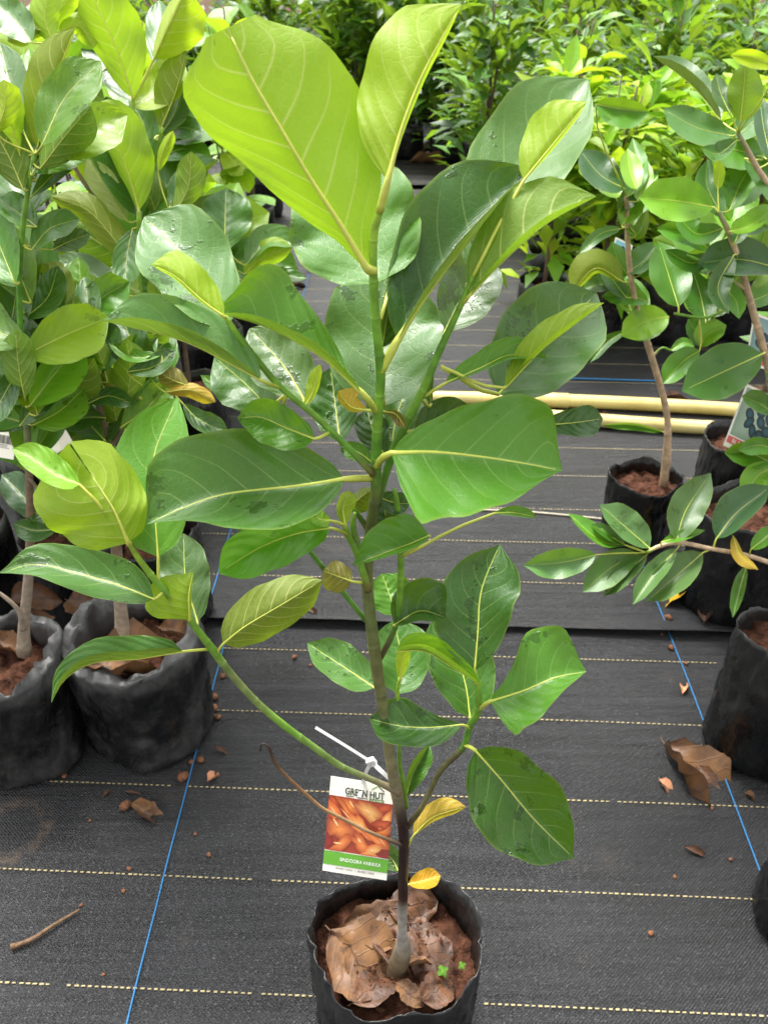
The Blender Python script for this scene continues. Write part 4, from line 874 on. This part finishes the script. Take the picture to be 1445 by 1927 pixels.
# ------------------------------------------------------------------ right front plants (smooth leaves)
TB = (196, 168, 136)
Rp = bagged('jamun_sapling', 'slim stemmed plant in a short black bag standing before the cream pipes', .645, 1.60, .086, .20, .165, lambda a: .016 * math.exp(-((math.degrees(a) % 360 - 175) / 30) ** 2), 31, lmat='leaf2')
Rp.stem('trunk', [(1246, 930, 10, (120, 92, 70)), (1251, 885, 9, TB), (1253, 872, 10, TB), (1256, 800, 7, TB), (1247, 745, 7, TB), (1228, 680, 7, TB), (1210, 620, 6.5, TB), (1193, 560, 6, TB), (1184, 500, 6, TB), (1180, 440, 5.5, TB), (1178, 370, 5, (140, 120, 84))], rings=[.2, .5, .75], dz=0)
Rp.stem('branch', [(1226, 672, 3, TB), (1245, 655, 2.5, gG), (1262, 660, 2, gG)])
for a in [
    ([(1258, 596), (1215, 605), (1168, 632)], 30, 30, 't', 'lt'), ([(1220, 568), (1180, 556), (1132, 558)], 18, 20, 't', 'mid'), ([(1170, 530), (1120, 505), (1075, 552)], 10, 38, 'u', 'olive'), ([(1165, 535), (1130, 535), (1094, 545)], 14, 18, 't', 'grey'),
    ([(1175, 624), (1140, 645), (1110, 682)], 10, 12, 't', 'dark'), ([(1245, 812), (1190, 800), (1134, 800)], 10, 4, 't', 'mid'), ([(1262, 660), (1285, 645), (1306, 652)], 10, 8, 't', 'mid'), ([(1168, 430), (1130, 440), (1090, 476)], 12, 12, 't', 'pale'),
    ([(1176, 356), (1130, 330), (1090, 282)], 26, 38, 't', 'blue'), ([(1120, 196), (1165, 205), (1222, 212)], 22, 36, 't', 'mid'), ([(1162, 398), (1190, 360), (1208, 340)], 16, 20, 't', 'dark'), ([(1180, 420), (1200, 440), (1218, 395)], 14, 12, 'u', 'umid'),
    ([(1180, 370), (1200, 320), (1190, 260)], 22, 20, 't', 'mid'), ([(1200, 520), (1230, 500), (1250, 520)], 14, 14, 't', 'mid'), ([(1258, 600), (1222, 622), (1198, 642)], 16, 12, 't', 'bright')]:
    Rp.leaf(*a, dz=rnd.uniform(-.02, .03), a=.62, b=.62, nu=3, nv=12)
R2 = bagged('jamun_sapling', 'broad leaved plant with a black berry tag, its dull bag behind the forked twig', .80, 1.36, .115, .27, .23, None, 33, Y=1.22, lmat='leaf2')
R2.stem('trunk', [(1468, 940, 10, TB), (1462, 820, 9, TB), (1446, 700, 8, TB), (1412, 570, 7.5, TB), (1392, 500, 7, TB), (1372, 440, 6, TB), (1352, 400, 5, gM)], rings=[.4, .6, .8])
R2.stem('branch', [(1446, 700, 5, TB), (1480, 560, 5, TB), (1455, 380, 6, TB), (1420, 310, 6, TB), (1388, 250, 5, gM)])
R2.stem('branch', [(1404, 545, 5, TB), (1360, 520, 4, gG), (1334, 500, 4, gG), (1292, 480, 3, gG)])
R2.stem('branch', [(1400, 560, 3, TB), (1350, 590, 3, gG), (1318, 598, 3, gG), (1268, 590, 3, gG)])
for a in [
    ([(1434, 666), (1360, 700), (1283, 736)], 46, 50, 't', 'dark'), ([(1316, 660), (1285, 680), (1247, 722)], 22, 26, 't', 'mid'), ([(1318, 654), (1330, 630), (1366, 612)], 26, 20, 't', 'bright'), ([(1316, 652), (1308, 625), (1294, 600)], 16, 22, 't', 'mid'),
    ([(1276, 578), (1258, 520), (1238, 455)], 34, 42, 't', 'mid'), ([(1328, 608), (1316, 550), (1294, 486)], 34, 34, 't', 'dark'), ([(1465, 505), (1390, 488), (1312, 496)], 30, 44, 't', 'blue'), ([(1342, 390), (1270, 378), (1202, 372)], 38, 46, 't', 'bright'),
    ([(1356, 228), (1300, 160), (1228, 106)], -20, 34, 't', 'grey'), ([(1392, 230), (1398, 175), (1402, 118)], 30, 38, 'u', 'umid'), ([(1458, 126), (1415, 108), (1374, 104)], 20, 16, 't', 'lime'), ([(1372, 212), (1355, 175), (1346, 138)], 16, 18, 't', 'grey'),
    ([(1376, 256), (1310, 240), (1247, 205)], 30, 34, 't', 'pale'), ([(1386, 264), (1350, 290), (1318, 278)], 12, 22, 't', 'dark'), ([(1450, 302), (1436, 240), (1428, 178)], 18, 24, 't', 'blue'), ([(1350, 356), (1352, 325), (1348, 298)], 11, 12, 'u', 'lime'),
    ([(1372, 396), (1395, 340), (1432, 288)], 34, 26, 't', 'mid'), ([(1372, 436), (1410, 425), (1462, 388)], 26, 12, 't', 'lt'), ([(1335, 470), (1290, 440), (1236, 432)], 20, 24, 't', 'mid'), ([(1380, 460), (1400, 425), (1445, 430)], 20, 20, 't', 'dark'),
    ([(1340, 480), (1300, 495), (1250, 470)], 18, 18, 't', 'dark'), ([(1400, 570), (1430, 560), (1470, 540)], 18, 18, 't', 'mid'), ([(1330, 520), (1380, 560), (1390, 600)], 20, 22, 't', 'mid'), ([(1380, 480), (1350, 540), (1370, 590)], 24, 20, 't', 'deep'),
    ([(1452, 872), (1408, 852), (1362, 852)], 26, 20, 't', 'mid'), ([(1455, 880), (1425, 895), (1398, 935)], 30, 26, 't', 'bright'), ([(1455, 780), (1430, 760), (1395, 745)], 16, 24, 't', 'pale'), ([(1460, 850), (1430, 838), (1388, 846)], 18, 16, 't', 'mid'), ([(1400, 300), (1440, 330), (1470, 390)], 26, 26, 't', 'dark'),
    ([(1360, 410), (1330, 350), (1330, 300)], 22, 24, 't', 'pale'), ([(1360, 430), (1310, 440), (1270, 400)], 20, 24, 't', 'mid'), ([(1440, 700), (1470, 720), (1500, 760)], 20, 20, 't', 'dark')]:
    R2.leaf(*a, dz=rnd.uniform(-.04, .05), a=.62, b=.62, nu=3, nv=12)
filler(Rp, 14, 1140, 1250, 260, 620, ['mid', 'bright', 'lt', 'dark'], 85, 5, (-.03, .08), a=.62, b=.7)
filler(R2, 26, 1240, 1440, 200, 660, ['mid', 'bright', 'dark', 'lt', 'pale', 'mid'], 110, 6, (.02, .2), a=.62, b=.7)
J = bagged('jamun_sapling', 'plant in big black bag by torn dry leaf, with arching twig of greyish leaves', .722, .955, .115, .26, .225, lambda a: .02 * math.exp(-((math.degrees(a) % 360 - 200) / 40) ** 2) - .012 * math.cos(a - 1), 37, Y=.98, lmat='leaf2')
J.stem('trunk', [(1505, 1230, 13, TB), (1500, 1150, 10, TB), (1490, 1090, 8, TB), (1470, 1068, 6, TB), (1445, 1058, 5.5, TB), (1396, 1043, 5, TB), (1339, 1033, 5, TB), (1277, 1021, 5, TB), (1240, 1028, 4.5, TB), (1216, 1040, 4, gY)], rings=[.5, .65, .8], dz=0)
for a in [
    ([(1122, 1044), (1060, 1058), (985, 1064)], 30, 26, 't', 'pale', (1216, 1040)), ([(1201, 1041), (1150, 1068), (1096, 1114)], 30, 30, 't', 'pale', (1216, 1040)), ([(1217, 1044), (1180, 1075), (1136, 1122)], 18, 22, 't', 'grey', (1218, 1040)),
    ([(1222, 1032), (1180, 995), (1128, 950)], 20, 36, 't', 'grey', (1238, 1030)), ([(1178, 1026), (1130, 1018), (1068, 966)], 8, 22, 't', 'mid', (1216, 1040)), ([(1176, 1026), (1140, 1004), (1112, 986)], 8, 16, 't', 'dark', (1216, 1040)),
    ([(1272, 1018), (1290, 960), (1336, 890)], 34, 36, 't', 'grey', (1275, 1022)), ([(1244, 1020), (1280, 1010), (1326, 998)], 12, 8, 't', 'mid', (1244, 1028)), ([(1322, 1040), (1270, 1085), (1216, 1132)], 30, 36, 't', 'grey', (1338, 1034)),
    ([(1274, 1032), (1230, 1080), (1190, 1138)], 18, 22, 't', 'grey', (1280, 1022)), ([(1347, 1014), (1385, 965), (1450, 915)], 40, 26, 't', 'blue', (1341, 1033)), ([(1378, 1008), (1392, 1045), (1426, 1072)], 8, 14, 'u', 'yellow', (1390, 1040)),
    ([(1404, 1064), (1392, 1105), (1378, 1162)], 10, 15, 't', 'pale', (1412, 1048)), ([(1412, 1034), (1435, 1015), (1465, 990)], 18, 14, 't', 'mid', (1410, 1046)), ([(1470, 1060), (1500, 1010), (1540, 960)], 30, 30, 't', 'mid', (1470, 1066))]:
    J.leaf(*a[:5], att=a[5], dz=rnd.uniform(-.015, .02), a=.7, b=.72, nu=3, nv=12, k=rnd.uniform(.2, .6))
for X, Yc, r, h, seed, lab in ((.905, 1.68, .10, .26, 41, 'upright black bag with folded rim below the berry tag'), (.668, .62, .1, .25, 43, 'black bag with small plant nearest the thin rust brown leaf sliver'), (1.02, 1.30, .11, .26, 44, 'black bag half hidden behind the bag with the arching twig')):
    p = bagged('jamun_sapling', lab, X, Yc, r, h, h * .85, None, seed, lmat='leaf2')
    V, Fc = tube_data([Vector((0, 0, h * .8)), Vector((.01, 0, .45)), Vector((.03, .01, .62))], [.008, .006, .003], 8)
    obj('trunk', mesh('trunk', V, Fc, M['wood']), p.root)
    for q in range(8):
        o = obj('leaf', LIB['jam'][q % 6], p.root); a = q * 2.4; z = .45 + .025 * q
        place(o, (.015, 0, z), (.015 + .09 * math.cos(a), .09 * math.sin(a), z + .05), (0, 0, 1)); leafcol(o, rnd.choice(['dark', 'mid', 'grey']))

# ------------------------------------------------------------------ more tags
def tag_px(name, label, tl, tr, bl, Y, cat='tag', dz=0, k=0, group=None):
    z = depth(tl[1], Y) + dz
    return card(name, label, at(*tl, z), at(*tr, z), at(*bl, z + k), group=group, cat=cat)
fr = tag_px('plant_tag', 'tag with photo of glossy black berries and a red band reading black', (1404, 722), (1472, 754), (1360, 838), 1.30)
poly_print('photo_ground', fr, [(rect(.05, .04, .95, .80), (172, 190, 168), (128, 150, 130))])
poly_print('berry_photo', fr, [(blob(x, y, .13, .085, ro, 12, .05, i), (40, 92, 104), (8, 22, 28)) for i, (x, y, ro) in enumerate([(.35, .40, .4), (.6, .30, .2), (.40, .52, -.6), (.68, .45, .4), (.55, .62, .8), (.75, .64, .2), (.66, .73, 1.2), (.86, .36, .5), (.88, .55, .3)])], .0004)
poly_print('red_band', fr, [(rect(0.03, .82, .97, .93), (208, 92, 92), (208, 92, 92))])
text_print('tag_lettering', fr, 'BLACK J', .16, .905, .06, (240, 226, 220), .46, bold=.01)
fr = tag_px('plant_tag', 'small blue tag with berry photo tied to the slim stem', (1158, 446), (1190, 462), (1144, 492), 1.75)
poly_print('photo_ground', fr, [(rect(.08, .06, .92, .92), (150, 200, 214), (110, 170, 190))])
poly_print('berry_photo', fr, [(blob(x, y, .14, .1, .3, 10, .05, i), (40, 80, 110), (10, 26, 40)) for i, (x, y) in enumerate([(.35, .4), (.55, .3), (.5, .55), (.68, .5), (.4, .7), (.65, .75)])], .0004)
fr = tag_px('plant_tag', 'pale tag with berry photo hanging above the red banded berry tag', (1418, 588), (1478, 610), (1402, 682), 1.40)
poly_print('photo_ground', fr, [(rect(.05, .05, .95, .8), (150, 178, 176), (110, 140, 140))])
poly_print('berry_photo', fr, [(blob(x, y, .13, .09, .3, 10, .05, i), (40, 80, 96), (8, 20, 26)) for i, (x, y) in enumerate([(.25, .3), (.45, .4), (.3, .55), (.55, .6), (.7, .4)])], .0004)
poly_print('red_band', fr, [(rect(0.03, .83, .97, .95), (200, 84, 84), (200, 84, 84))])
fr = tag_px('plant_tag', 'pale tag with a maroon band lettered super early, behind glossy leaves', (198, 448), (262, 452), (194, 548), 1.55)
poly_print('photo_ground', fr, [(rect(.04, .03, .96, .58), (206, 204, 192), (180, 178, 164))])
poly_print('fruit_photo', fr, [(blob(x, y, .16, .09, 0, 12, .1, i), (228, 222, 200), (150, 140, 110)) for i, (x, y) in enumerate([(.3, .3), (.55, .22), (.6, .42)])], .0004)
poly_print('maroon_band', fr, [(rect(0.02, .6, .98, .9), (104, 48, 52), (104, 48, 52))])
text_print('tag_lettering', fr, 'RIAN SUPER EARLY', .06, .79, .10, (232, 222, 214), .9, bold=.01)
def barcode(fr, x0, y0, x1, y1):
    s = []; x = x0
    while x < x1:
        w_ = rnd.choice((.012, .02, .03)); s.append((rect(x, y0, x + w_, y1), (60, 58, 56), (60, 58, 56))); x += w_ + rnd.choice((.012, .02))
    poly_print('barcode', fr, s)
    poly_print('small_print', fr, [(rect(x0, y1 + .03 + i * .05, x1 - rnd.uniform(0, .25), y1 + .05 + i * .05), (120, 116, 112), (120, 116, 112)) for i in range(3)])
fr = tag_px('plant_tag', 'plain white card tag slanting among low dark leaves', (12, 742), (62, 726), (66, 862), 1.12); 
fr = tag_px('plant_tag', 'grey white barcode tag slanting down beside the plain one', (48, 768), (84, 742), (102, 858), 1.14); barcode(fr, .15, .35, .85, .6)
fr = tag_px('plant_tag', 'small white barcode tag hanging lowest beside the plain white one', (-8, 805), (34, 812), (-16, 858), 1.10); barcode(fr, .2, .2, .85, .5)
fr = tag_px('plant_tag', 'blank white tag hanging behind the yellowing leaves', (254, 728), (280, 734), (248, 770), 1.3)

# ------------------------------------------------------------------ pipes
def pipe(pts, r, label, z, jt=9):
    P = [gp(*p, z) for p in pts]; P = catmull(P, 24)
    outer = [Vector(p) for p in P]; V, Fc = tube_data(outer, [r] * 25, 20, cap=False)
    V2, F2 = tube_data(outer, [r * .86] * 25, 20, cap=False); o0 = len(V)
    V += V2; Fc += [tuple(o0 + q for q in f[::-1]) for f in F2]
    for e in (0, 24):
        for k in range(20): q = (e * 20 + k, e * 20 + (k + 1) % 20, o0 + e * 20 + (k + 1) % 20, o0 + e * 20 + k); Fc.append(q if e else q[::-1])
    pp = tag(obj('plastic_pipe', mesh('plastic_pipe', V, Fc, M['pipe'])), label, 'pipe')
    a_, b_ = outer[jt], outer[jt + 1]; d_ = (b_ - a_).normalized()
    V, Fc = tube_data([a_ - d_ * .045, a_ - d_ * .043, a_ + d_ * .043, a_ + d_ * .045], [r * 1.02, r * 1.13, r * 1.13, r * 1.02], 20)
    obj('coupling', mesh('coupling', V, Fc, M['pipe']), pp)
pipe([(800, 748), (1000, 752), (1200, 760), (1470, 776)], .0225, 'long cream yellow plastic pipe on the black mat, the one farther from the tall sapling', .03)
pipe([(900, 772), (1050, 785), (1250, 800), (1480, 812)], .022, 'cream yellow plastic pipe on the black mat, the one nearer the tall sapling', .029, 20)

# ------------------------------------------------------------------ debris on the mat
def pebble(px, py, s, label='reddish brown pebble lying on the black mat', m='peb', z=.0, group='pebbles on the mat', name='pebble'):
    V, Fc = [], []; n, r_ = 8, 5; sd_ = rnd.uniform(0, 99); g0 = gp(px, py, .004 + z)
    for j in range(r_ + 1):
        th = math.pi * j / r_
        for i in range(n):
            a = 2 * math.pi * i / n; q = Vector((math.sin(th) * math.cos(a), math.sin(th) * math.sin(a), math.cos(th)))
            V.append(q * s * .85 * (1 + .55 * noise.noise(q * 1.5 + Vector((sd_, 0, 0)))) * 1.0)
    V = [Vector((v.x * 1.15, v.y, v.z * .7)) for v in V]; zmin = min(v.z for v in V)
    for j in range(r_):
        for i in range(n): Fc.append((j * n + i, (j + 1) * n + i, (j + 1) * n + (i + 1) % n, j * n + (i + 1) % n))
    o = obj(name, mesh(name, V, Fc, M[m]), None, Vector((g0.x, g0.y, z - zmin - .0008))); o.rotation_euler = (0, 0, rnd.uniform(0, 6))
    return tag(o, label, name.replace('_', ' '), group)
for px, py, s in ((404, 1312, .010), (402, 1333, .010), (398, 1350, .009), (411, 1350, .006), (419, 1272, .008), (378, 1430, .008), (345, 1462, .012), (360, 1433, .006), (237, 1517, .011)):
    pebble(px, py, s, 'rounded brown pebble on the mat along the blue thread by the grow bags', group='pebbles by the dusty topped bags')
for px, py, s in ((122, 1459, .006), (1262, 1218, .008), (1256, 1163, .010), (1290, 1247, .005), (1245, 1192, .004), (554, 1236, .006), (584, 1250, .004), (368, 1568, .004), (393, 1607, .0045), (243, 1633, .004), (232, 1675, .004), (152, 1702, .003), (194, 1832, .003), (1270, 1648, .004), (1375, 1616, .004), (169, 1542, .003),
                 (1340, 1519, .004), (1225, 1755, .005)):
    pebble(px, py, s, 'tiny reddish soil crumb scattered on the black mat', group='soil crumbs on the mat', name='soil_crumb', z=.006 if py < 1175 else 0)
def ground_leaf(lib, i, b, t, ws, label, z=.004, up=(0, 0, 1), name='dry_leaf', cat='dry leaf', group=None):
    z2 = z + (.006 if b[1] < 1175 else 0)
    return litter(lib, i, gp(*b, z2), gp(*t, z2 + .002), up, label, ws, cat, group, name)
ground_leaf('dry2', 0, (1250, 1400), (1384, 1540), 1.5, 'large torn pale brown dry leaf curled on the mat by the big black bag', .014, (.3, -.3, 1))
ground_leaf('dry', 2, (1310, 1440), (1345, 1500), 1.2, 'brown scrap of dry leaf under the large torn leaf', .006)
def husk(px, py, px2, py2, label, ws=1.5):
    o = ground_leaf('dry2', 1, (px, py), (px2, py2), ws, label, .005, name='seed_husk', cat='husk'); 
    me = o.data.copy(); me.materials.clear(); me.materials.append(M['husk']); me.materials.append(M['husk']); o.data = me
husk(391, 1470, 418, 1448, 'peach coloured petal shaped husk on the mat near the peppering of pebbles')
husk(1240, 1466, 1264, 1494, 'peach coloured oval husk on the mat beside the torn dry leaf')
husk(1283, 1305, 1293, 1277, 'small tan husk touching the blue thread near the big black bag', 1.0)
ground_leaf('dry', 0, (1285, 1594), (1334, 1606), .7, 'thin rust brown leaf sliver on the mat below the torn dry leaf')
ground_leaf('dry', 1, (403, 1406), (430, 1416), .6, 'slim rust brown husk on the mat above the peach petal', .004)
ground_leaf('dry', 3, (193, 1500), (208, 1482), .7, 'small dark red curled bract on the mat below the dusty bag')
ground_leaf('dry', 2, (235, 1490), (268, 1494), .4, 'thin dark red stalk on the mat stitched line')
ground_leaf('dry2', 2, (248, 1512), (306, 1552), 1.1, 'crumpled fuzzy tan leaf scrap beside a brown pebble', .01)
ground_leaf('dry', 0, (575, 1120), (590, 1150), .8, 'small drab dry leaf standing on the mat behind the olive leaf', .02, (0, -1, .4))
ground_leaf('dry', 1, (985, 742), (1030, 736), 1.0, 'brown dry leaf behind the farther cream pipe', .006)
ground_leaf('dry', 2, (1245, 748), (1305, 752), 1.2, 'reddish dry leaf by the slim stem and the cream pipe', .006)
ground_leaf('dry2', 0, (1395, 738), (1470, 745), 1.0, 'peach dry leaf behind the berry tag', .006)
ground_leaf('dry', 3, (1132, 782), (1150, 776), 1.2, 'small rust leaf scrap between the two pipes', .006)
ground_leaf('dry', 0, (1325, 1170), (1352, 1130), 1.3, 'dark curled dry leaf leaning on the hidden black bag', .02, (-1, -.5, .4))
ground_leaf('dry2', 1, (1400, 1492), (1425, 1505), 1.6, 'tan dry scrap by the foot of the big black bag')
ground_leaf('dry2', 2, (770, 305), (880, 300), .8, 'long tan dry leaf at the far end of the mat path', .02)
ground_leaf('dry', 1, (795, 285), (850, 278), 1.2, 'brown dry leaf pile at the foot of the far bushes', .03)
ground_leaf('dry2', 0, (520, 500), (560, 508), 1.4, 'peach dry leaf beside a far sapling bag', .01)
ground_leaf('dry', 2, (548, 540), (580, 535), 1.2, 'brown dry leaf on the mat near a far sapling bag', .01)
ground_leaf('dry', 3, (578, 506), (592, 510), 1.2, 'small pinkish dry leaf on the far blue thread', .01)
yl = ground_leaf('dry2', 1, (1318, 1098), (1185, 1112), 1.3, 'bright yellow fallen leaf on the mat under the arching twig', .012)
me = yl.data.copy(); me.materials.clear()
M['yel'] = simple('yellow_leaf', lin((222, 178, 40)), .5, .3, 30, .3); me.materials.append(M['yel']); me.materials.append(M['yel']); yl.data = me
P = [gp(22, 1783, .006), gp(60, 1768, .007), gp(100, 1742, .007), gp(150, 1712, .005)]
V, Fc = tube_data([Vector(p) for p in catmull(P, 14)], [.0042 - .00016 * i + (.0016 if i == 0 else 0) for i in range(15)], 8)
tag(obj('fallen_twig', mesh('fallen_twig', V, Fc, M['twig'])), 'slightly bent brown twig lying on the open black mat', 'twig')
# dry leaves inside the left bags
for i, (b, t, lab) in enumerate((((160, 1250), (345, 1240), 'folded tan dry leaf spilling over the rim of the dusty topped bag'), ((128, 1130), (190, 1150), 'brown dry leaf standing between the dusty topped bag and its neighbour'), ((-10, 1205), (36, 1222), 'pale brown dry leaf by the forked trunk'), ((20, 1130), (110, 1110), 'red brown dry leaf heap behind the forked trunk'), ((300, 1180), (365, 1200), 'crumbling red brown dry leaf inside the dusty topped bag behind the trunk'), ((60, 1190), (100, 1140), 'dark tan dry leaf between the forked trunk and the bag wall'))):
    litter('dry' if i % 2 else 'dry2', i, gp(*b, .225), gp(*t, .235), (.1 * i - .2, -.3, 1), lab, 1.5)

# ------------------------------------------------------------------ plants of the nursery rows behind
def row_plant(X, Y, h, kind, cols, nleaf, Ll, name, label, group, cat='potted plant', bagc=True, foliage=0, spread=.2, seed=0, rbag=.105):
    r = random.Random(seed)
    root = thing(name, label, cat, (X, Y, 0), group); base = Vector((X, Y, 0))
    if bagc: bag_parts(root, base, X, Y, rbag, rbag * .9, .25, .21, None, seed, seg=20, rows=5)
    st = []
    for s in range(3 if foliage == 0 else 4):
        a = r.uniform(0, 6.28); top = Vector((math.cos(a) * spread * (.3 if s else .05), math.sin(a) * spread * (.3 if s else .05), h * r.uniform(.86, 1.0)))
        z0 = .2 if s == 0 else h * r.uniform(.3, .5)
        p0 = Vector((0, 0, z0)); p1 = p0.lerp(top, .5) + Vector((r.uniform(-.02, .02), r.uniform(-.02, .02), 0))
        path = [Vector(q) for q in catmull([p0, p1, top], 8)]; st.append(path)
        V, Fc = tube_data(path, [.009 * (1 - .6 * i / 8) * (1 if s == 0 else .6) for i in range(9)], 6)
        obj('trunk' if s == 0 else 'branch', mesh('stem', V, Fc, M['wood']), root)
    for q in range(nleaf):
        path = r.choice(st); t = r.uniform(.25, 1.0) ** .7; p = path[min(8, int(t * 8))]
        a = r.uniform(0, 6.28); el = r.uniform(-.15, 1.1) * (.5 + t * .6)
        d = Vector((math.cos(a) * math.cos(el), math.sin(a) * math.cos(el), math.sin(el)))
        l = Ll * r.uniform(.65, 1.15)
        o = obj('leaf', r.choice(LIB[kind]), root)
        place(o, p + d * l * .16, p + d * l * 1.16, Vector((r.uniform(-.4, .4), r.uniform(-.4, .4), 1)), l); leafcol(o, r.choice(cols), .2)
    if foliage:
        V, UV, Fc, Cc = [], [], [], []
        for q in range(foliage):
            path = r.choice(st); t = r.uniform(.05, 1.0); p = path[min(8, int(t * 8))]
            a = r.uniform(0, 6.28); rad = spread * r.uniform(.0, .85); p = p + Vector((math.cos(a) * rad, math.sin(a) * rad, r.uniform(-.1, .03)))
            el = r.uniform(-.4, 1.2); d = Vector((math.cos(a) * math.cos(el), math.sin(a) * math.cos(el), math.sin(el)))
            l = Ll * r.uniform(.6, 1.1); x = d.cross(Vector((r.uniform(-.4, .4), r.uniform(-.4, .4), 1))).normalized(); n = x.cross(d); w_ = l * .2
            c, _ = COLS[r.choice(cols)]; c = np.array(lin(c)) * r.uniform(.7, 1.2); b = len(V)
            V += [p, p + d * l * .5 - x * w_ + n * w_ * .3, p + d * l * .55, p + d * l * .5 + x * w_ + n * w_ * .3, p + d * l - n * l * .12]
            UV += [(.5, 0), (0, .5), (.5, .5), (1, .5), (.5, 1)]; Cc += [c] * 5
            Fc += [(b, b + 2, b + 1), (b, b + 3, b + 2), (b + 1, b + 2, b + 4), (b + 2, b + 3, b + 4)]
        o = obj('foliage', mesh('foliage', V, Fc, M['foliage'], uvs=UV, cols=Cc), root); o['kind'] = 'stuff'
    return root
jc = ['bright', 'bright', 'mid', 'mid', 'lt', 'dark', 'ulime', 'lime', 'lime', 'ulime']
s = 100
rows_left = [(-.66, 1.30), (-.92, 1.35), (-.86, 1.68), (-.56, 2.02), (-.82, 2.05), (-1.1, 2.0), (-.58, 2.45), (-.9, 2.5), (-1.2, 2.45), (-.58, 2.95), (-.9, 3.0), (-1.25, 3.0), (-.62, 3.5), (-1.0, 3.55), (-1.4, 3.5), (-.66, 4.1), (-1.1, 4.2), (-1.6, 4.2), (-.72, 4.9), (-1.3, 5.0), (-.8, 5.8), (-1.5, 5.9)]
for X, Y in rows_left:
    s += 1
    row_plant(X, Y, rnd.uniform(.72, .98) if Y < 3 else rnd.uniform(.85, 1.15), 'jack', jc, 34, .155, 'jackfruit_sapling', 'glossy broad leaved sapling in a black bag in the crowded rows of saplings', 'saplings in the jackfruit rows', spread=.2, seed=s)
lc = ['lime', 'lt', 'lime', 'lt', 'bright', 'lime', 'ulime']
rows_lime = [(.62, 2.95), (.86, 3.0), (1.12, 2.95), (1.4, 3.0), (1.7, 3.0), (.72, 3.35), (1.0, 3.4), (1.3, 3.35), (1.6, 3.4), (1.95, 3.3), (.85, 3.8), (1.2, 3.8), (1.55, 3.85), (1.95, 3.8), (2.3, 3.7)]
for X, Y in rows_lime:
    s += 1
    row_plant(X, Y, rnd.uniform(.84, 1.02), 'shrub', lc, 80, .15, 'nursery_shrub', 'bushy shrub with fresh lime green leaves in the rows behind the cream pipes', 'lime green shrubs in the nursery rows', foliage=140, spread=.17, seed=s, rbag=.10)
dk = ['mid', 'dark', 'bright', 'dark', 'deep', 'umid']
rows_dark = [(.55, 4.6), (.95, 4.5), (1.4, 4.5), (1.9, 4.6), (2.4, 4.5), (2.9, 4.6), (.62, 5.3), (1.1, 5.2), (1.6, 5.3), (2.2, 5.3), (2.8, 5.3), (3.4, 5.3), (.7, 6.2), (1.3, 6.2), (2.0, 6.2), (2.7, 6.2), (3.4, 6.2)]
for X, Y in rows_dark:
    s += 1
    row_plant(X, Y, rnd.uniform(.95, 1.2), 'shrub', dk, 30, .16, 'nursery_shrub', 'tall darker green shrub standing behind the lime green rows', 'dark shrubs behind the lime rows', foliage=260, spread=.3, seed=s, rbag=.12)
rows_end = [(.18, 6.75), (.5, 6.6), (-.2, 6.9), (-2.2, 7.2), (-1.5, 7.3), (-.9, 7.2), (-.35, 7.5), (.15, 7.4), (.7, 7.3), (1.3, 7.4), (2.0, 7.4), (2.8, 7.4), (3.6, 7.4), (4.4, 7.4), (-2.4, 5.2), (-2.0, 6.2), (-2.2, 3.4), (-2.0, 4.3), (-1.2, 8.6), (-.4, 8.7), (.4, 8.6), (1.2, 8.7), (2.0, 8.6), (2.9, 8.7), (3.9, 8.6), (4.9, 8.6), (-2.2, 8.5)]
for X, Y in rows_end:
    s += 1
    row_plant(X, Y, rnd.uniform(1.15, 1.5), 'shrub', dk, 10, .2, 'nursery_shrub', 'dense dark shrub closing the far end of the mat path', 'shrubs at the far end of the path', foliage=420, spread=.42, seed=s, rbag=.14)
